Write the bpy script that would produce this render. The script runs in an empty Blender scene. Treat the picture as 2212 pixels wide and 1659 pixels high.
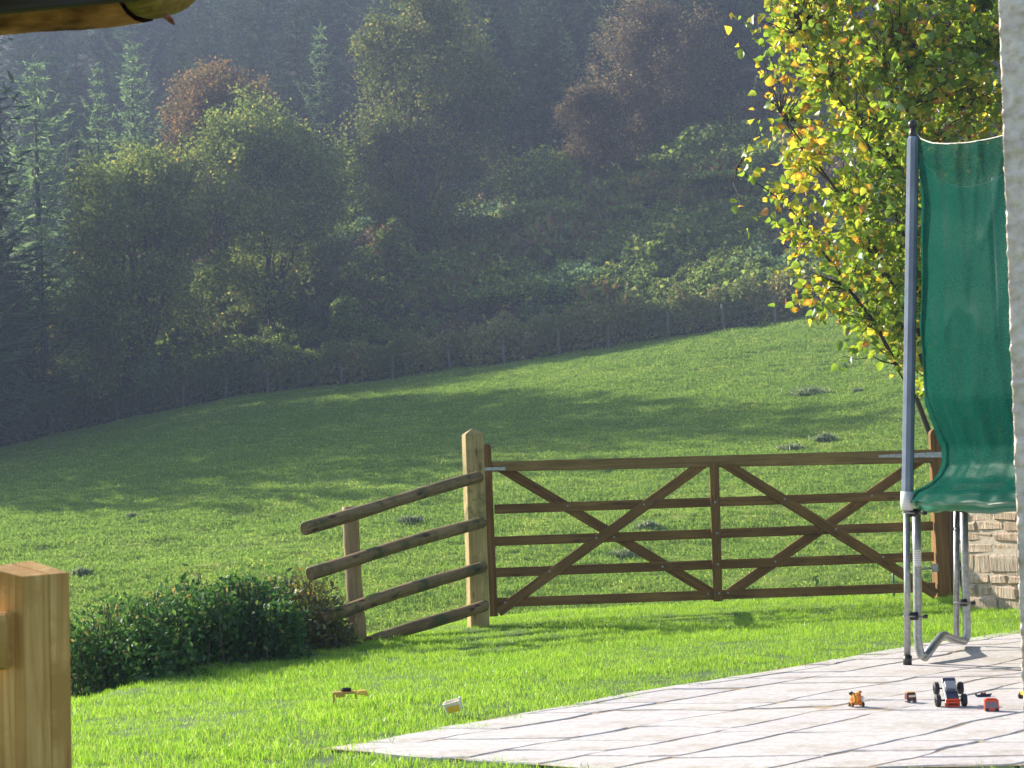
import bpy, bmesh, math, random
import numpy as np
from mathutils import Vector, Matrix, noise as mnoise

random.seed(7)
RNG = np.random.default_rng(7)
SC = bpy.context.scene
COL = SC.collection

# ------------------------------------------------------------------ camera
FPX = 4000.0                      # focal length in units of a 2212 px wide picture
EYE = Vector((0, 0, 0.95))
PITCH = math.atan(215.5 / FPX); ROLL = math.radians(1.6)
_f = Vector((0, math.cos(PITCH), math.sin(PITCH)))
_r0 = Vector((1, 0, 0)); _u0 = Vector((0, -math.sin(PITCH), math.cos(PITCH)))
_r = _r0 * math.cos(ROLL) - _u0 * math.sin(ROLL)
_u = _r0 * math.sin(ROLL) + _u0 * math.cos(ROLL)
cam = bpy.data.cameras.new('camera'); camo = bpy.data.objects.new('camera', cam); COL.objects.link(camo)
camo.matrix_world = Matrix(((_r.x, _u.x, -_f.x, EYE.x), (_r.y, _u.y, -_f.y, EYE.y), (_r.z, _u.z, -_f.z, EYE.z), (0, 0, 0, 1)))
cam.sensor_width = 36; cam.lens = 36 * FPX / 2212; cam.clip_start = 0.1; cam.clip_end = 2000
cam.dof.use_dof = True; cam.dof.focus_distance = 12.0; cam.dof.aperture_fstop = 16
SC.camera = camo

# ------------------------------------------------------------------ light
SUN_EL = math.radians(28); SUN_AZ = math.atan2(-0.77, 0.64)      # azimuth measured from +Y towards +X
SUN_DIR = Vector((math.sin(SUN_AZ) * math.cos(SUN_EL), math.cos(SUN_AZ) * math.cos(SUN_EL), math.sin(SUN_EL)))
world = bpy.data.worlds.new('World'); SC.world = world; world.use_nodes = True
wn = world.node_tree.nodes; wl = world.node_tree.links
sky = wn.new('ShaderNodeTexSky'); sky.sky_type = 'NISHITA'; sky.sun_disc = False
sky.sun_elevation = SUN_EL; sky.sun_rotation = SUN_AZ
wn['Background'].inputs['Strength'].default_value = 0.11
wl.new(sky.outputs[0], wn['Background'].inputs['Color'])
sun = bpy.data.lights.new('sun', 'SUN'); suno = bpy.data.objects.new('sun', sun); COL.objects.link(suno)
sun.energy = 5.0; sun.angle = math.radians(0.5); sun.color = (1.0, 0.93, 0.80)
suno.rotation_euler = SUN_DIR.to_track_quat('Z', 'Y').to_euler()
SC.view_settings.view_transform = 'Standard'; SC.view_settings.look = 'None'
SC.view_settings.gamma = 1.0; SC.view_settings.use_curve_mapping = False
SC.view_settings.exposure = 1.25
cy = SC.cycles
cy.use_denoising = True; cy.max_bounces = 8; cy.transparent_max_bounces = 12
cy.volume_bounces = 1; cy.transmission_bounces = 6; cy.diffuse_bounces = 3; cy.glossy_bounces = 2
cy.sample_clamp_indirect = 8

def at(px, py, Y):
    """point at world depth Y seen at (px, py) of a 2212 x 1659 picture"""
    d = _r * ((px - 1106) / FPX) + _u * ((829.5 - py) / FPX) + _f
    return EYE + d * (Y / d.y)
def on(px, py, z=0.0):
    d = _r * ((px - 1106) / FPX) + _u * ((829.5 - py) / FPX) + _f
    return EYE + d * ((z - EYE.z) / d.z)

# ------------------------------------------------------------------ materials
def new_mat(name):
    m = bpy.data.materials.new(name); m.use_nodes = True
    nt = m.node_tree; b = nt.nodes['Principled BSDF']
    return m, nt, b
def N(nt, t, **kw):
    n = nt.nodes.new(t)
    for k, v in kw.items():
        if k in n.inputs: n.inputs[k].default_value = v
        else: setattr(n, k, v)
    return n
def ramp(nt, stops, src=None, interp='LINEAR'):
    r = nt.nodes.new('ShaderNodeValToRGB'); cr = r.color_ramp; cr.interpolation = interp
    while len(cr.elements) > 1: cr.elements.remove(cr.elements[-1])
    cr.elements[0].position = stops[0][0]; cr.elements[0].color = (*stops[0][1], 1)
    for p, c in stops[1:]:
        e = cr.elements.new(p); e.color = (*c, 1)
    if src is not None: nt.links.new(src, r.inputs[0])
    return r
def texco(nt, scale, kind='Object'):
    tc = N(nt, 'ShaderNodeTexCoord'); mp = N(nt, 'ShaderNodeMapping')
    mp.inputs['Scale'].default_value = scale
    nt.links.new(tc.outputs[kind], mp.inputs[0]); return mp.outputs[0]
def mixc(nt, a, b, fac, mode='MIX'):
    m = nt.nodes.new('ShaderNodeMix'); m.data_type = 'RGBA'; m.blend_type = mode
    for s, v in ((m.inputs[6], a), (m.inputs[7], b), (m.inputs[0], fac)):
        if isinstance(v, (int, float)): s.default_value = v
        elif isinstance(v, tuple): s.default_value = (*v, 1)
        else: nt.links.new(v, s)
    return m.outputs[2]
def bump(nt, b, h, strength=0.3, dist=0.01):
    n = N(nt, 'ShaderNodeBump'); n.inputs['Strength'].default_value = strength; n.inputs['Distance'].default_value = dist
    nt.links.new(h, n.inputs['Height']); nt.links.new(n.outputs[0], b.inputs['Normal'])

def noise_mat(name, c1, c2, scale=8, rough=0.8, bstr=0.2, bdist=0.005, spec=0.3, metallic=0.0, sc3=(1, 1, 1), det=6):
    m, nt, b = new_mat(name)
    co = texco(nt, sc3)
    n = N(nt, 'ShaderNodeTexNoise', Scale=scale, Detail=det); nt.links.new(co, n.inputs['Vector'])
    r = ramp(nt, [(0.3, c1), (0.7, c2)], n.outputs[0]); nt.links.new(r.outputs[0], b.inputs['Base Color'])
    b.inputs['Roughness'].default_value = rough; b.inputs['Specular IOR Level'].default_value = spec
    b.inputs['Metallic'].default_value = metallic
    if bstr: bump(nt, b, n.outputs[0], bstr, bdist)
    return m

def wood_mat(name, dark, mid, light, knots=0.6, rough=0.7, grain=1.0, knotcol=(0.05, 0.02, 0.01), stain=None):
    """grain runs along local X; every board gets its own offset"""
    m, nt, b = new_mat(name)
    oi = N(nt, 'ShaderNodeObjectInfo')
    tc = N(nt, 'ShaderNodeTexCoord')
    add = N(nt, 'ShaderNodeVectorMath', operation='MULTIPLY_ADD')
    cmb = N(nt, 'ShaderNodeCombineXYZ')
    for i in range(3): nt.links.new(oi.outputs['Random'], cmb.inputs[i])
    nt.links.new(cmb.outputs[0], add.inputs[0]); add.inputs[1].default_value = (17, 31, 23)
    nt.links.new(tc.outputs['Object'], add.inputs[2])
    mp = N(nt, 'ShaderNodeMapping'); mp.inputs['Scale'].default_value = (1.2 * grain, 26 * grain, 26 * grain)
    nt.links.new(add.outputs[0], mp.inputs[0])
    n = N(nt, 'ShaderNodeTexNoise', Scale=1.6, Detail=8, Roughness=0.65, Distortion=1.2); nt.links.new(mp.outputs[0], n.inputs['Vector'])
    r = ramp(nt, [(0.25, dark), (0.5, mid), (0.75, light)], n.outputs[0])
    big = N(nt, 'ShaderNodeTexNoise', Scale=3.0, Detail=4); nt.links.new(add.outputs[0], big.inputs['Vector'])
    br = ramp(nt, [(0.35, (0.62, 0.60, 0.56)), (0.65, (1, 1, 1))], big.outputs[0])
    col = mixc(nt, r.outputs[0], br.outputs[0], 0.8, 'MULTIPLY')
    if stain:
        s = N(nt, 'ShaderNodeTexNoise', Scale=5.0, Detail=7, Roughness=0.7); nt.links.new(add.outputs[0], s.inputs['Vector'])
        sr = ramp(nt, [(0.5, (0, 0, 0)), (0.62, (1, 1, 1))], s.outputs[0])
        col = mixc(nt, col, stain, sr.outputs[0])
    kp = N(nt, 'ShaderNodeMapping'); kp.inputs['Scale'].default_value = (4.2, 13, 13); nt.links.new(add.outputs[0], kp.inputs[0])
    v = N(nt, 'ShaderNodeTexVoronoi', Scale=1.0, Randomness=1.0); nt.links.new(kp.outputs[0], v.inputs['Vector'])
    kr = ramp(nt, [(0.10, (1, 1, 1)), (0.2, (0, 0, 0))], v.outputs['Distance'])
    kf = N(nt, 'ShaderNodeMath', operation='MULTIPLY'); kf.inputs[1].default_value = knots; nt.links.new(kr.outputs[0], kf.inputs[0])
    col = mixc(nt, col, knotcol, kf.outputs[0])
    nt.links.new(col, b.inputs['Base Color']); b.inputs['Roughness'].default_value = rough
    b.inputs['Specular IOR Level'].default_value = 0.25
    bump(nt, b, n.outputs[0], 0.35, 0.003)
    return m

def leaf_mat(name, stops, trans=0.5, gloss=0.015, tint_attr='tint', rough=0.6, interp='LINEAR', tsat=1.0):
    m = bpy.data.materials.new(name); m.use_nodes = True; nt = m.node_tree
    nt.nodes.clear()
    out = N(nt, 'ShaderNodeOutputMaterial')
    a = N(nt, 'ShaderNodeAttribute'); a.attribute_name = tint_attr
    r = ramp(nt, stops, a.outputs['Fac'], interp)
    d = N(nt, 'ShaderNodeBsdfDiffuse'); t = N(nt, 'ShaderNodeBsdfTranslucent')
    nt.links.new(r.outputs[0], d.inputs[0])
    hs = N(nt, 'ShaderNodeHueSaturation'); hs.inputs['Saturation'].default_value = tsat; hs.inputs['Value'].default_value = 1.25
    nt.links.new(r.outputs[0], hs.inputs['Color']); nt.links.new(hs.outputs[0], t.inputs[0])
    mx = N(nt, 'ShaderNodeMixShader'); mx.inputs[0].default_value = trans
    nt.links.new(d.outputs[0], mx.inputs[1]); nt.links.new(t.outputs[0], mx.inputs[2])
    g = N(nt, 'ShaderNodeBsdfGlossy'); g.inputs['Roughness'].default_value = rough; g.inputs['Color'].default_value = (0.9, 0.95, 1, 1)
    m2 = N(nt, 'ShaderNodeMixShader'); m2.inputs[0].default_value = gloss
    nt.links.new(mx.outputs[0], m2.inputs[1]); nt.links.new(g.outputs[0], m2.inputs[2])
    nt.links.new(m2.outputs[0], out.inputs[0])
    return m

# ------------------------------------------------------------------ object helpers
def tag(o, label=None, cat=None, group=None, kind=None):
    if label: o['label'] = label
    if cat: o['category'] = cat
    if group: o['group'] = group
    if kind: o['kind'] = kind
    return o
def link(name, me, mat=None, parent=None, mw=None):
    o = bpy.data.objects.new(name, me); COL.objects.link(o)
    if mat is not None:
        for mm in (mat if isinstance(mat, (list, tuple)) else [mat]): me.materials.append(mm)
    w = mw.copy() if mw is not None else Matrix.Identity(4)
    if parent is not None:
        o.parent = parent
        o.matrix_basis = WM[parent.name].inverted() @ w
    else:
        o.matrix_basis = w
    WM[o.name] = w
    return o
WM = {}
def empty(name, loc, rz=0.0):
    o = bpy.data.objects.new(name, None); COL.objects.link(o)
    w = Matrix.Translation(loc) @ Matrix.Rotation(rz, 4, 'Z')
    o.matrix_basis = w; WM[o.name] = w; o.empty_display_size = 0.2
    return o
def bm_mesh(name, bm, smooth=False):
    me = bpy.data.meshes.new(name); bm.to_mesh(me); bm.free()
    if smooth:
        me.polygons.foreach_set('use_smooth', [True] * len(me.polygons))
    return me
def np_mesh(name, V, F, smooth=False):
    """V (n,3), F (m,k) all faces with k corners"""
    V = np.asarray(V, dtype=np.float32); F = np.asarray(F, dtype=np.int32)
    me = bpy.data.meshes.new(name); k = F.shape[1]
    me.vertices.add(len(V)); me.vertices.foreach_set('co', V.ravel())
    me.loops.add(F.size); me.loops.foreach_set('vertex_index', F.ravel())
    me.polygons.add(len(F)); me.polygons.foreach_set('loop_start', np.arange(0, F.size, k, dtype=np.int32))
    me.polygons.foreach_set('loop_total', np.full(len(F), k, dtype=np.int32))
    me.update(calc_edges=True)
    if smooth: me.polygons.foreach_set('use_smooth', np.ones(len(F), dtype=bool))
    return me
def face_attr(me, name, vals):
    a = me.attributes.new(name, 'FLOAT', 'FACE'); a.data.foreach_set('value', np.asarray(vals, dtype=np.float32))
def vert_attr(me, name, vals):
    a = me.attributes.new(name, 'FLOAT', 'POINT'); a.data.foreach_set('value', np.asarray(vals, dtype=np.float32))

def frame(p0, p1, up=Vector((0, 0, 1))):
    x = (p1 - p0).normalized(); y = up.cross(x)
    if y.length < 1e-4: y = Vector((0, 1, 0)).cross(x)
    y.normalize(); z = x.cross(y)
    M = Matrix((x, y, z)).transposed().to_4x4(); M.translation = p0
    return M
def box_bm(sx, sy, sz, bevel=0.004, center=(0, 0, 0)):
    bm = bmesh.new(); bmesh.ops.create_cube(bm, size=1)
    bmesh.ops.scale(bm, vec=(sx, sy, sz), verts=bm.verts)
    bmesh.ops.translate(bm, vec=center, verts=bm.verts)
    if bevel: bmesh.ops.bevel(bm, geom=list(bm.edges), offset=bevel, segments=1, affect='EDGES')
    return bm
def board(name, p0, p1, w, t, mat, parent, bevel=0.004, up=Vector((0, 0, 1)), taper=None):
    """board from p0 to p1; w = size along up, t = thickness"""
    L = (p1 - p0).length
    bm = box_bm(L, t, w, bevel, (L / 2, 0, 0))
    if taper:                                    # w grows linearly to taper at p1
        for v in bm.verts:
            v.co.z *= 1 + (taper / w - 1) * max(0, min(1, v.co.x / L))
    return link(name, bm_mesh(name, bm), mat, parent, frame(p0, p1, up))
def tube_np(path, radii, seg=10, cap=True, jitter=0.0, seed=0):
    """tube mesh arrays along path"""
    P = [Vector(p) for p in path]; n = len(P); V = []; F = []
    rg = random.Random(seed)
    t0 = (P[1] - P[0]).normalized(); a = t0.orthogonal().normalized()
    for i in range(n):
        t = (P[min(i + 1, n - 1)] - P[max(i - 1, 0)]).normalized()
        a = (a - t * a.dot(t)).normalized(); b = t.cross(a)
        for j in range(seg):
            an = 2 * math.pi * j / seg; rr = radii[i] * (1 + jitter * (rg.random() - .5))
            V.append(P[i] + (a * math.cos(an) + b * math.sin(an)) * rr)
    for i in range(n - 1):
        for j in range(seg):
            k = (j + 1) % seg
            F.append((i * seg + j, i * seg + k, (i + 1) * seg + k, (i + 1) * seg + j))
    return V, F
def tube(name, path, radii, mat, parent, seg=10, jitter=0.0, smooth=True, seed=0):
    if isinstance(radii, (int, float)): radii = [radii] * len(path)
    V, F = tube_np(path, radii, seg, jitter=jitter, seed=seed)
    n = len(path)
    me = bpy.data.meshes.new(name)
    F = list(F) + [tuple(reversed(range(seg))), tuple((n - 1) * seg + j for j in range(seg))]
    me.from_pydata([tuple(v) for v in V], [], F); me.update()
    me.polygons.foreach_set('use_smooth', [smooth and len(p.vertices) == 4 for p in me.polygons])
    return link(name, me, mat, parent)
def join_tubes(name, tubes, mat, parent, seg=5):
    VV = []; FF = []; o = 0
    for path, radii in tubes:
        V, F = tube_np(path, radii, seg); V = np.array([tuple(v) for v in V])
        VV.append(V); FF.append(np.array(F) + o); o += len(V)
    me = np_mesh(name, np.vstack(VV), np.vstack(FF), smooth=True)
    return link(name, me, mat, parent)

def rand_unit(n, rg):
    v = rg.normal(size=(n, 3)); return v / np.linalg.norm(v, axis=1)[:, None]
def leaf_arrays(P, size, rg, aspect=1.5, up=0.3, fold=0.15, long_dir=None):
    """rhombic folded leaves -> V, F (2 quads would be heavy: one folded quad = 2 tris)"""
    n = len(P); size = np.broadcast_to(size, (n,))
    nrm = rand_unit(n, rg); nrm[:, 2] = nrm[:, 2] * 1.0 + up; nrm /= np.linalg.norm(nrm, axis=1)[:, None]
    t = long_dir if long_dir is not None else rand_unit(n, rg)
    t = t - nrm * (t * nrm).sum(1)[:, None]; t /= np.linalg.norm(t, axis=1)[:, None] + 1e-9
    b = np.cross(nrm, t)
    L = (size * aspect / 2)[:, None]; W = (size / 2)[:, None]; Z = (size * fold)[:, None]
    V = np.empty((n, 4, 3), dtype=np.float32)
    V[:, 0] = P - t * L; V[:, 1] = P + b * W + nrm * Z; V[:, 2] = P + t * L; V[:, 3] = P - b * W + nrm * Z
    F = np.arange(n * 4, dtype=np.int32).reshape(n, 4)
    return V.reshape(-1, 3), F
def leaf_obj(name, P, size, mat, parent, seed, tint=None, mw=None, **kw):
    rg = np.random.default_rng(seed)
    V, F = leaf_arrays(P, size, rg, **kw)
    me = np_mesh(name, V, F)
    if tint is None: tint = rg.random(len(F))
    face_attr(me, 'tint', tint)
    return link(name, me, mat, parent, mw)

# ------------------------------------------------------------------ terrain shape
_fx = [-120, -60, -28, -14.4, -0.8, 12, 25, 60, 120]
_fz = [-1.5, 1.0, 3.7, 5.9, 6.75, 7.75, 9.0, 12.0, 14]
def edge_y(x): return np.interp(x, [-30, -3.3, -2.45, -1.7, -0.7, 0.3, 6, 60], [4.5, 5.5, 9.3, 12.2, 13.9, 14.9, 15.1, 15.1])
PATIO = [(-0.74, 6.88), (-0.54, 7.08), (0.15, 7.95), (1.88, 9.93), (3.05, 11.02), (3.9, 12.0), (6.5, 12.0), (6.5, 5.95),
         (1.7, 6.03), (0.35, 6.13)]
def yfence(x): return 88 - 0.55 * (x + 0.8)
def vnoise(x, y, s, seed=0):
    """cheap smooth value noise, vectorised"""
    x = np.asarray(x) / s + seed * 17.13; y = np.asarray(y) / s + seed * 7.71
    xi = np.floor(x).astype(int); yi = np.floor(y).astype(int); fx = x - xi; fy = y - yi
    fx = fx * fx * (3 - 2 * fx); fy = fy * fy * (3 - 2 * fy)
    def h(a, b):
        v = np.sin(a * 127.1 + b * 311.7 + seed * 74.7) * 43758.5453
        return v - np.floor(v)
    return (h(xi, yi) * (1 - fx) + h(xi + 1, yi) * fx) * (1 - fy) + (h(xi, yi + 1) * (1 - fx) + h(xi + 1, yi + 1) * fx) * fy
def ground(x, y):
    x = np.asarray(x, float); y = np.asarray(y, float)
    # lawn: level with the paving beside it, tilting gently away
    s = ((y - 7.08) * 0.67 - (x + 0.54) * 0.74)             # distance beyond the paving edge
    w = np.clip(s / 3.0, 0, 1); w = w * w * (3 - 2 * w)
    lawn = (-0.082 + 0.014 * np.clip(x, -3, 6)) * w
    lawn = lawn + 0.012 * (vnoise(x, y, 1.4, 3) - .5) * np.clip(s * 2, 0, 1)
    ey = edge_y(x); d = np.clip(y - ey, 0, None)
    drop = np.where(d < 2.0, 0.12 * d * d, 0.48 + 0.48 * (d - 2.0))
    bank = lawn - drop
    yf = yfence(x); zf = np.interp(x, _fx, _fz); zv = -1.25 + 0.015 * np.clip(x, -40, 40)
    t = np.clip((y - 25) / (yf - 25), 0, None)
    tt = np.where(t < 1, t ** 1.12, 1 + (t - 1) * 1.12)
    field = zv + (zf - zv) * np.minimum(tt, 1)
    field = field + 0.35 * (vnoise(x, y, 14, 5) - .5) + 0.14 * (vnoise(x, y, 3.5, 6) - .5) + 0.12 * (vnoise(x, y, 1.1, 16) - .5) + 0.08 * (vnoise(x, y, .5, 17) - .5) * np.clip((y - 16) / 8, 0, 1)
    e = np.clip(y - yf, 0, None)
    hill = 0.46 * e + 0.8 * np.clip(e / 6, 0, 1)
    hill = hill + 0.16 * np.clip(e - 40, 0, None); hill = np.where(e > 140, hill - 0.52 * (e - 140), hill) + np.clip(e / 20, 0, 1) * 3.0 * (vnoise(x, y, 22, 8) - .5)
    field = field + hill
    return np.where(y < ey, lawn, np.maximum(bank, np.where(y > ey + 0.5, field, -1e3)))
def gz(x, y): return float(ground(x, y))
def in_patio(x, y, grow=0.0):
    x = np.asarray(x); y = np.asarray(y); inside = np.zeros(x.shape, bool)
    n = len(PATIO)
    for i in range(n):
        x1, y1 = PATIO[i]; x2, y2 = PATIO[(i + 1) % n]
        c = ((y1 > y) != (y2 > y)) & (x < (x2 - x1) * (y - y1) / (y2 - y1 + 1e-12) + x1)
        inside ^= c
    return inside

def grid_mesh(name, xs, ys, keep, mat, kind='structure', zoff=0.0):
    X, Y = np.meshgrid(xs, ys); Z = ground(X, Y) + zoff
    V = np.stack([X.ravel(), Y.ravel(), Z.ravel()], 1)
    nx = len(xs); i, j = np.meshgrid(np.arange(nx - 1), np.arange(len(ys) - 1)); b = (j * nx + i).ravel()
    F = np.stack([b, b + 1, b + nx + 1, b + nx], 1)
    k = keep(V[F].mean(1)); F = F[k]
    used = np.unique(F); remap = -np.ones(len(V), int); remap[used] = np.arange(len(used))
    me = np_mesh(name, V[used], remap[F], smooth=True)
    return tag(link(name, me, mat), kind=kind)

# materials of the ground
def mat_lawn_soil():
    m, nt, b = new_mat('lawn_soil'); co = texco(nt, (1, 1, 1))
    n = N(nt, 'ShaderNodeTexNoise', Scale=30, Detail=6); nt.links.new(co, n.inputs['Vector'])
    r = ramp(nt, [(0.3, (0.035, 0.07, 0.012)), (0.7, (0.08, 0.15, 0.02))], n.outputs[0])
    nt.links.new(r.outputs[0], b.inputs['Base Color']); b.inputs['Roughness'].default_value = 0.95
    bump(nt, b, n.outputs[0], 0.6, 0.02); return m
def mat_field():
    m, nt, b = new_mat('pasture'); co = texco(nt, (1, 1, 1))
    n = N(nt, 'ShaderNodeTexNoise', Scale=2.2, Detail=8, Roughness=0.7); nt.links.new(co, n.inputs['Vector'])
    n2 = N(nt, 'ShaderNodeTexNoise', Scale=0.12, Detail=3); nt.links.new(co, n2.inputs['Vector'])
    r = ramp(nt, [(0.3, (0.08, 0.13, 0.02)), (0.5, (0.19, 0.25, 0.045)), (0.7, (0.34, 0.37, 0.09))], n.outputs[0])
    r2 = ramp(nt, [(0.3, (0.8, 0.95, 0.8)), (0.7, (1.15, 1.05, 0.85))], n2.outputs[0])
    c = mixc(nt, r.outputs[0], r2.outputs[0], 1.0, 'MULTIPLY')
    nt.links.new(c, b.inputs['Base Color']); b.inputs['Roughness'].default_value = 0.95; b.inputs['Specular IOR Level'].default_value = 0.1
    bump(nt, b, n.outputs[0], 1.0, 0.15); return m
M_SOIL = mat_lawn_soil(); M_FIELD = mat_field()
M_FLOOR = noise_mat('forest_floor', (0.010, 0.014, 0.008), (0.030, 0.028, 0.018), 1.5, 1.0, 0.8, 0.2)

xs = np.unique(np.round(np.concatenate([np.arange(-8, 9, 0.25)]), 3)); ys = np.arange(-4, 21, 0.25)
grid_mesh('lawn', xs, ys, lambda c: (c[:, 0] > -8) & (c[:, 0] < 8.8), M_SOIL, zoff=-0.014)
xs = np.unique(np.concatenate([np.arange(-190, -44, 4.0), np.arange(-44, -32, 0.5), np.arange(-32, 26, 0.2), np.arange(26, 36, 0.5), np.arange(36, 191, 4.0)]))
ys = np.concatenate([np.arange(-30, 20, 1.0), np.arange(20, 108, 0.2)])
grid_mesh('field', xs, ys, lambda c: (c[:, 1] < yfence(c[:, 0]) + 0.6) & ~((np.abs(c[:, 0] - 0.4) < 8.0) & (c[:, 1] > -3.8) & (c[:, 1] < 20.5)), M_FIELD, zoff=-0.035)
xs = np.unique(np.concatenate([np.arange(-190, -70, 4.0), np.arange(-70, 70, 1.0), np.arange(70, 191, 4.0)]))
ys = np.concatenate([np.arange(20, 260, 1.0)])
grid_mesh('hillside', xs, ys, lambda c: c[:, 1] >= yfence(c[:, 0]) - 0.6, M_FLOOR, zoff=-0.06)

# ------------------------------------------------------------------ scatter (stuff only)
def scatter(name, templates, P, rot, scale, idx, mat_dummy=None):
    """points -> instances of the template meshes; one 'stuff' object"""
    col = bpy.data.collections.new(name + '_pieces')
    for t in templates: col.objects.link(t)
    me = bpy.data.meshes.new(name); me.vertices.add(len(P)); me.vertices.foreach_set('co', np.asarray(P, np.float32).ravel())
    a = me.attributes.new('rot', 'FLOAT_VECTOR', 'POINT'); a.data.foreach_set('vector', np.asarray(rot, np.float32).ravel())
    a = me.attributes.new('scl', 'FLOAT', 'POINT'); a.data.foreach_set('value', np.asarray(scale, np.float32))
    a = me.attributes.new('pick', 'INT', 'POINT'); a.data.foreach_set('value', np.asarray(idx, np.int32))
    o = link(name, me)
    ng = bpy.data.node_groups.new(name, 'GeometryNodeTree')
    ng.interface.new_socket('Geometry', in_out='INPUT', socket_type='NodeSocketGeometry')
    ng.interface.new_socket('Geometry', in_out='OUTPUT', socket_type='NodeSocketGeometry')
    gi = ng.nodes.new('NodeGroupInput'); go = ng.nodes.new('NodeGroupOutput')
    ci = ng.nodes.new('GeometryNodeCollectionInfo'); ci.inputs['Collection'].default_value = col
    ci.inputs['Separate Children'].default_value = True; ci.inputs['Reset Children'].default_value = True
    ip = ng.nodes.new('GeometryNodeInstanceOnPoints'); ip.inputs['Pick Instance'].default_value = True
    def attr(n, t):
        x = ng.nodes.new('GeometryNodeInputNamedAttribute'); x.data_type = t; x.inputs['Name'].default_value = n; return x.outputs['Attribute']
    L = ng.links.new
    L(gi.outputs[0], ip.inputs['Points']); L(ci.outputs[0], ip.inputs['Instance'])
    L(attr('pick', 'INT'), ip.inputs['Instance Index']); L(attr('scl', 'FLOAT'), ip.inputs['Scale'])
    r = ng.nodes.new('FunctionNodeEulerToRotation'); L(attr('rot', 'FLOAT_VECTOR'), r.inputs[0]); L(r.outputs[0], ip.inputs['Rotation'])
    L(ip.outputs[0], go.inputs[0])
    md = o.modifiers.new('scatter', 'NODES'); md.node_group = ng
    return tag(o, kind='stuff')

def blade_template(name, n, rad, h, w, mat, seed, splay=0.35, tint=(0, 1), seg=2):
    rg = np.random.default_rng(seed); V = []; F = []; T = []
    for i in range(n):
        a = rg.random() * 6.283; r = rad * math.sqrt(rg.random()); x = r * math.cos(a); y = r * math.sin(a)
        hh = h * (0.55 + 0.6 * rg.random()); la = rg.random() * 6.283; lean = splay * rg.random() + 0.05
        dx = math.cos(la) * lean * hh; dy = math.sin(la) * lean * hh
        wa = rg.random() * 3.1416; wx = math.cos(wa) * w / 2; wy = math.sin(wa) * w / 2; ww = 0.7 + 0.6 * rg.random()
        wx *= ww; wy *= ww; b = len(V)
        V += [(x - wx, y - wy, -0.01), (x + wx, y + wy, -0.01), (x + dx * .4 + wx * .8, y + dy * .4 + wy * .8, hh * .6),
              (x + dx * .4 - wx * .8, y + dy * .4 - wy * .8, hh * .6), (x + dx, y + dy, hh * (1 - 0.25 * lean))]
        F += [(b, b + 1, b + 2, b + 3), (b + 3, b + 2, b + 4)]
        t = tint[0] + (tint[1] - tint[0]) * rg.random(); T += [t, min(1, t + .1)]
    me = bpy.data.meshes.new(name); me.from_pydata(V, [], F); me.update(); face_attr(me, 'tint', T); me.materials.append(mat)
    return bpy.data.objects.new(name, me)

M_GRASS = leaf_mat('lawn_grass', [(0, (0.14, 0.30, 0.020)), (0.6, (0.28, 0.48, 0.034)), (0.95, (0.40, 0.57, 0.05)), (1, (0.45, 0.50, 0.13))], trans=0.55, gloss=0.03, rough=0.35)
M_TUFT = leaf_mat('pasture_grass', [(0, (0.10, 0.18, 0.035)), (0.45, (0.24, 0.36, 0.055)), (0.85, (0.42, 0.51, 0.09)), (1, (0.54, 0.52, 0.18))], .5, 0.012)

M_GRASS2 = leaf_mat('lawn_grass_dull', [(0, (0.10, 0.22, 0.03)), (0.7, (0.21, 0.36, 0.05)), (1, (0.40, 0.44, 0.16))], trans=0.45, gloss=0.03, rough=0.4)
def grass_lawn():
    T = [blade_template('blades', 52, 0.075, 0.038, 0.0024, M_GRASS, s, 0.6) for s in (1, 2, 3)] + \
        [blade_template('blades_tall', 26, 0.06, 0.056, 0.0026, M_GRASS, 4, 0.6, (0.2, 1.0))]
    rg = np.random.default_rng(11)
    x = rg.uniform(-3.6, 5.2, 26000); y = rg.uniform(5.0, 16.2, 26000)
    # only where the view or a step to its side reaches
    k = (np.abs(x) < 0.30 * y + 0.9) & ~(in_patio(x, y) & in_patio(x - .035, y + .035) & in_patio(x, y - .03) & ~(~in_patio(x - .07, y + .07) & (vnoise(x, y, .33, 70) > .58))) & (y < edge_y(x) + 0.8)
    dens = np.where(vnoise(x, y, 0.5, 4) < 0.22, 0.75, 1.0)
    k &= rg.random(len(x)) < dens
    x = x[k]; y = y[k]
    n = len(x); z = ground(x, y) - 0.028
    rot = np.stack([rg.normal(0, .08, n), rg.normal(0, .08, n), rg.uniform(0, 6.28, n)], 1)
    sc = rg.uniform(0.7, 1.2, n) * (0.78 + 0.5 * vnoise(x, y, 0.7, 9))
    T.append(blade_template('blades_dull', 38, 0.075, 0.040, 0.0030, M_GRASS2, 6, 0.9))
    v = vnoise(x, y, .55, 12) * .6 + vnoise(x, y, .18, 13) * .4; idx = np.where((v > .70) & (rg.random(n) < .5), 4, rg.choice(4, n, p=[.3, .3, .28, .12]))
    scatter('lawn_grass', T, np.stack([x, y, z], 1), rot, sc, idx)
    print('lawn clumps', n)
grass_lawn()

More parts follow.
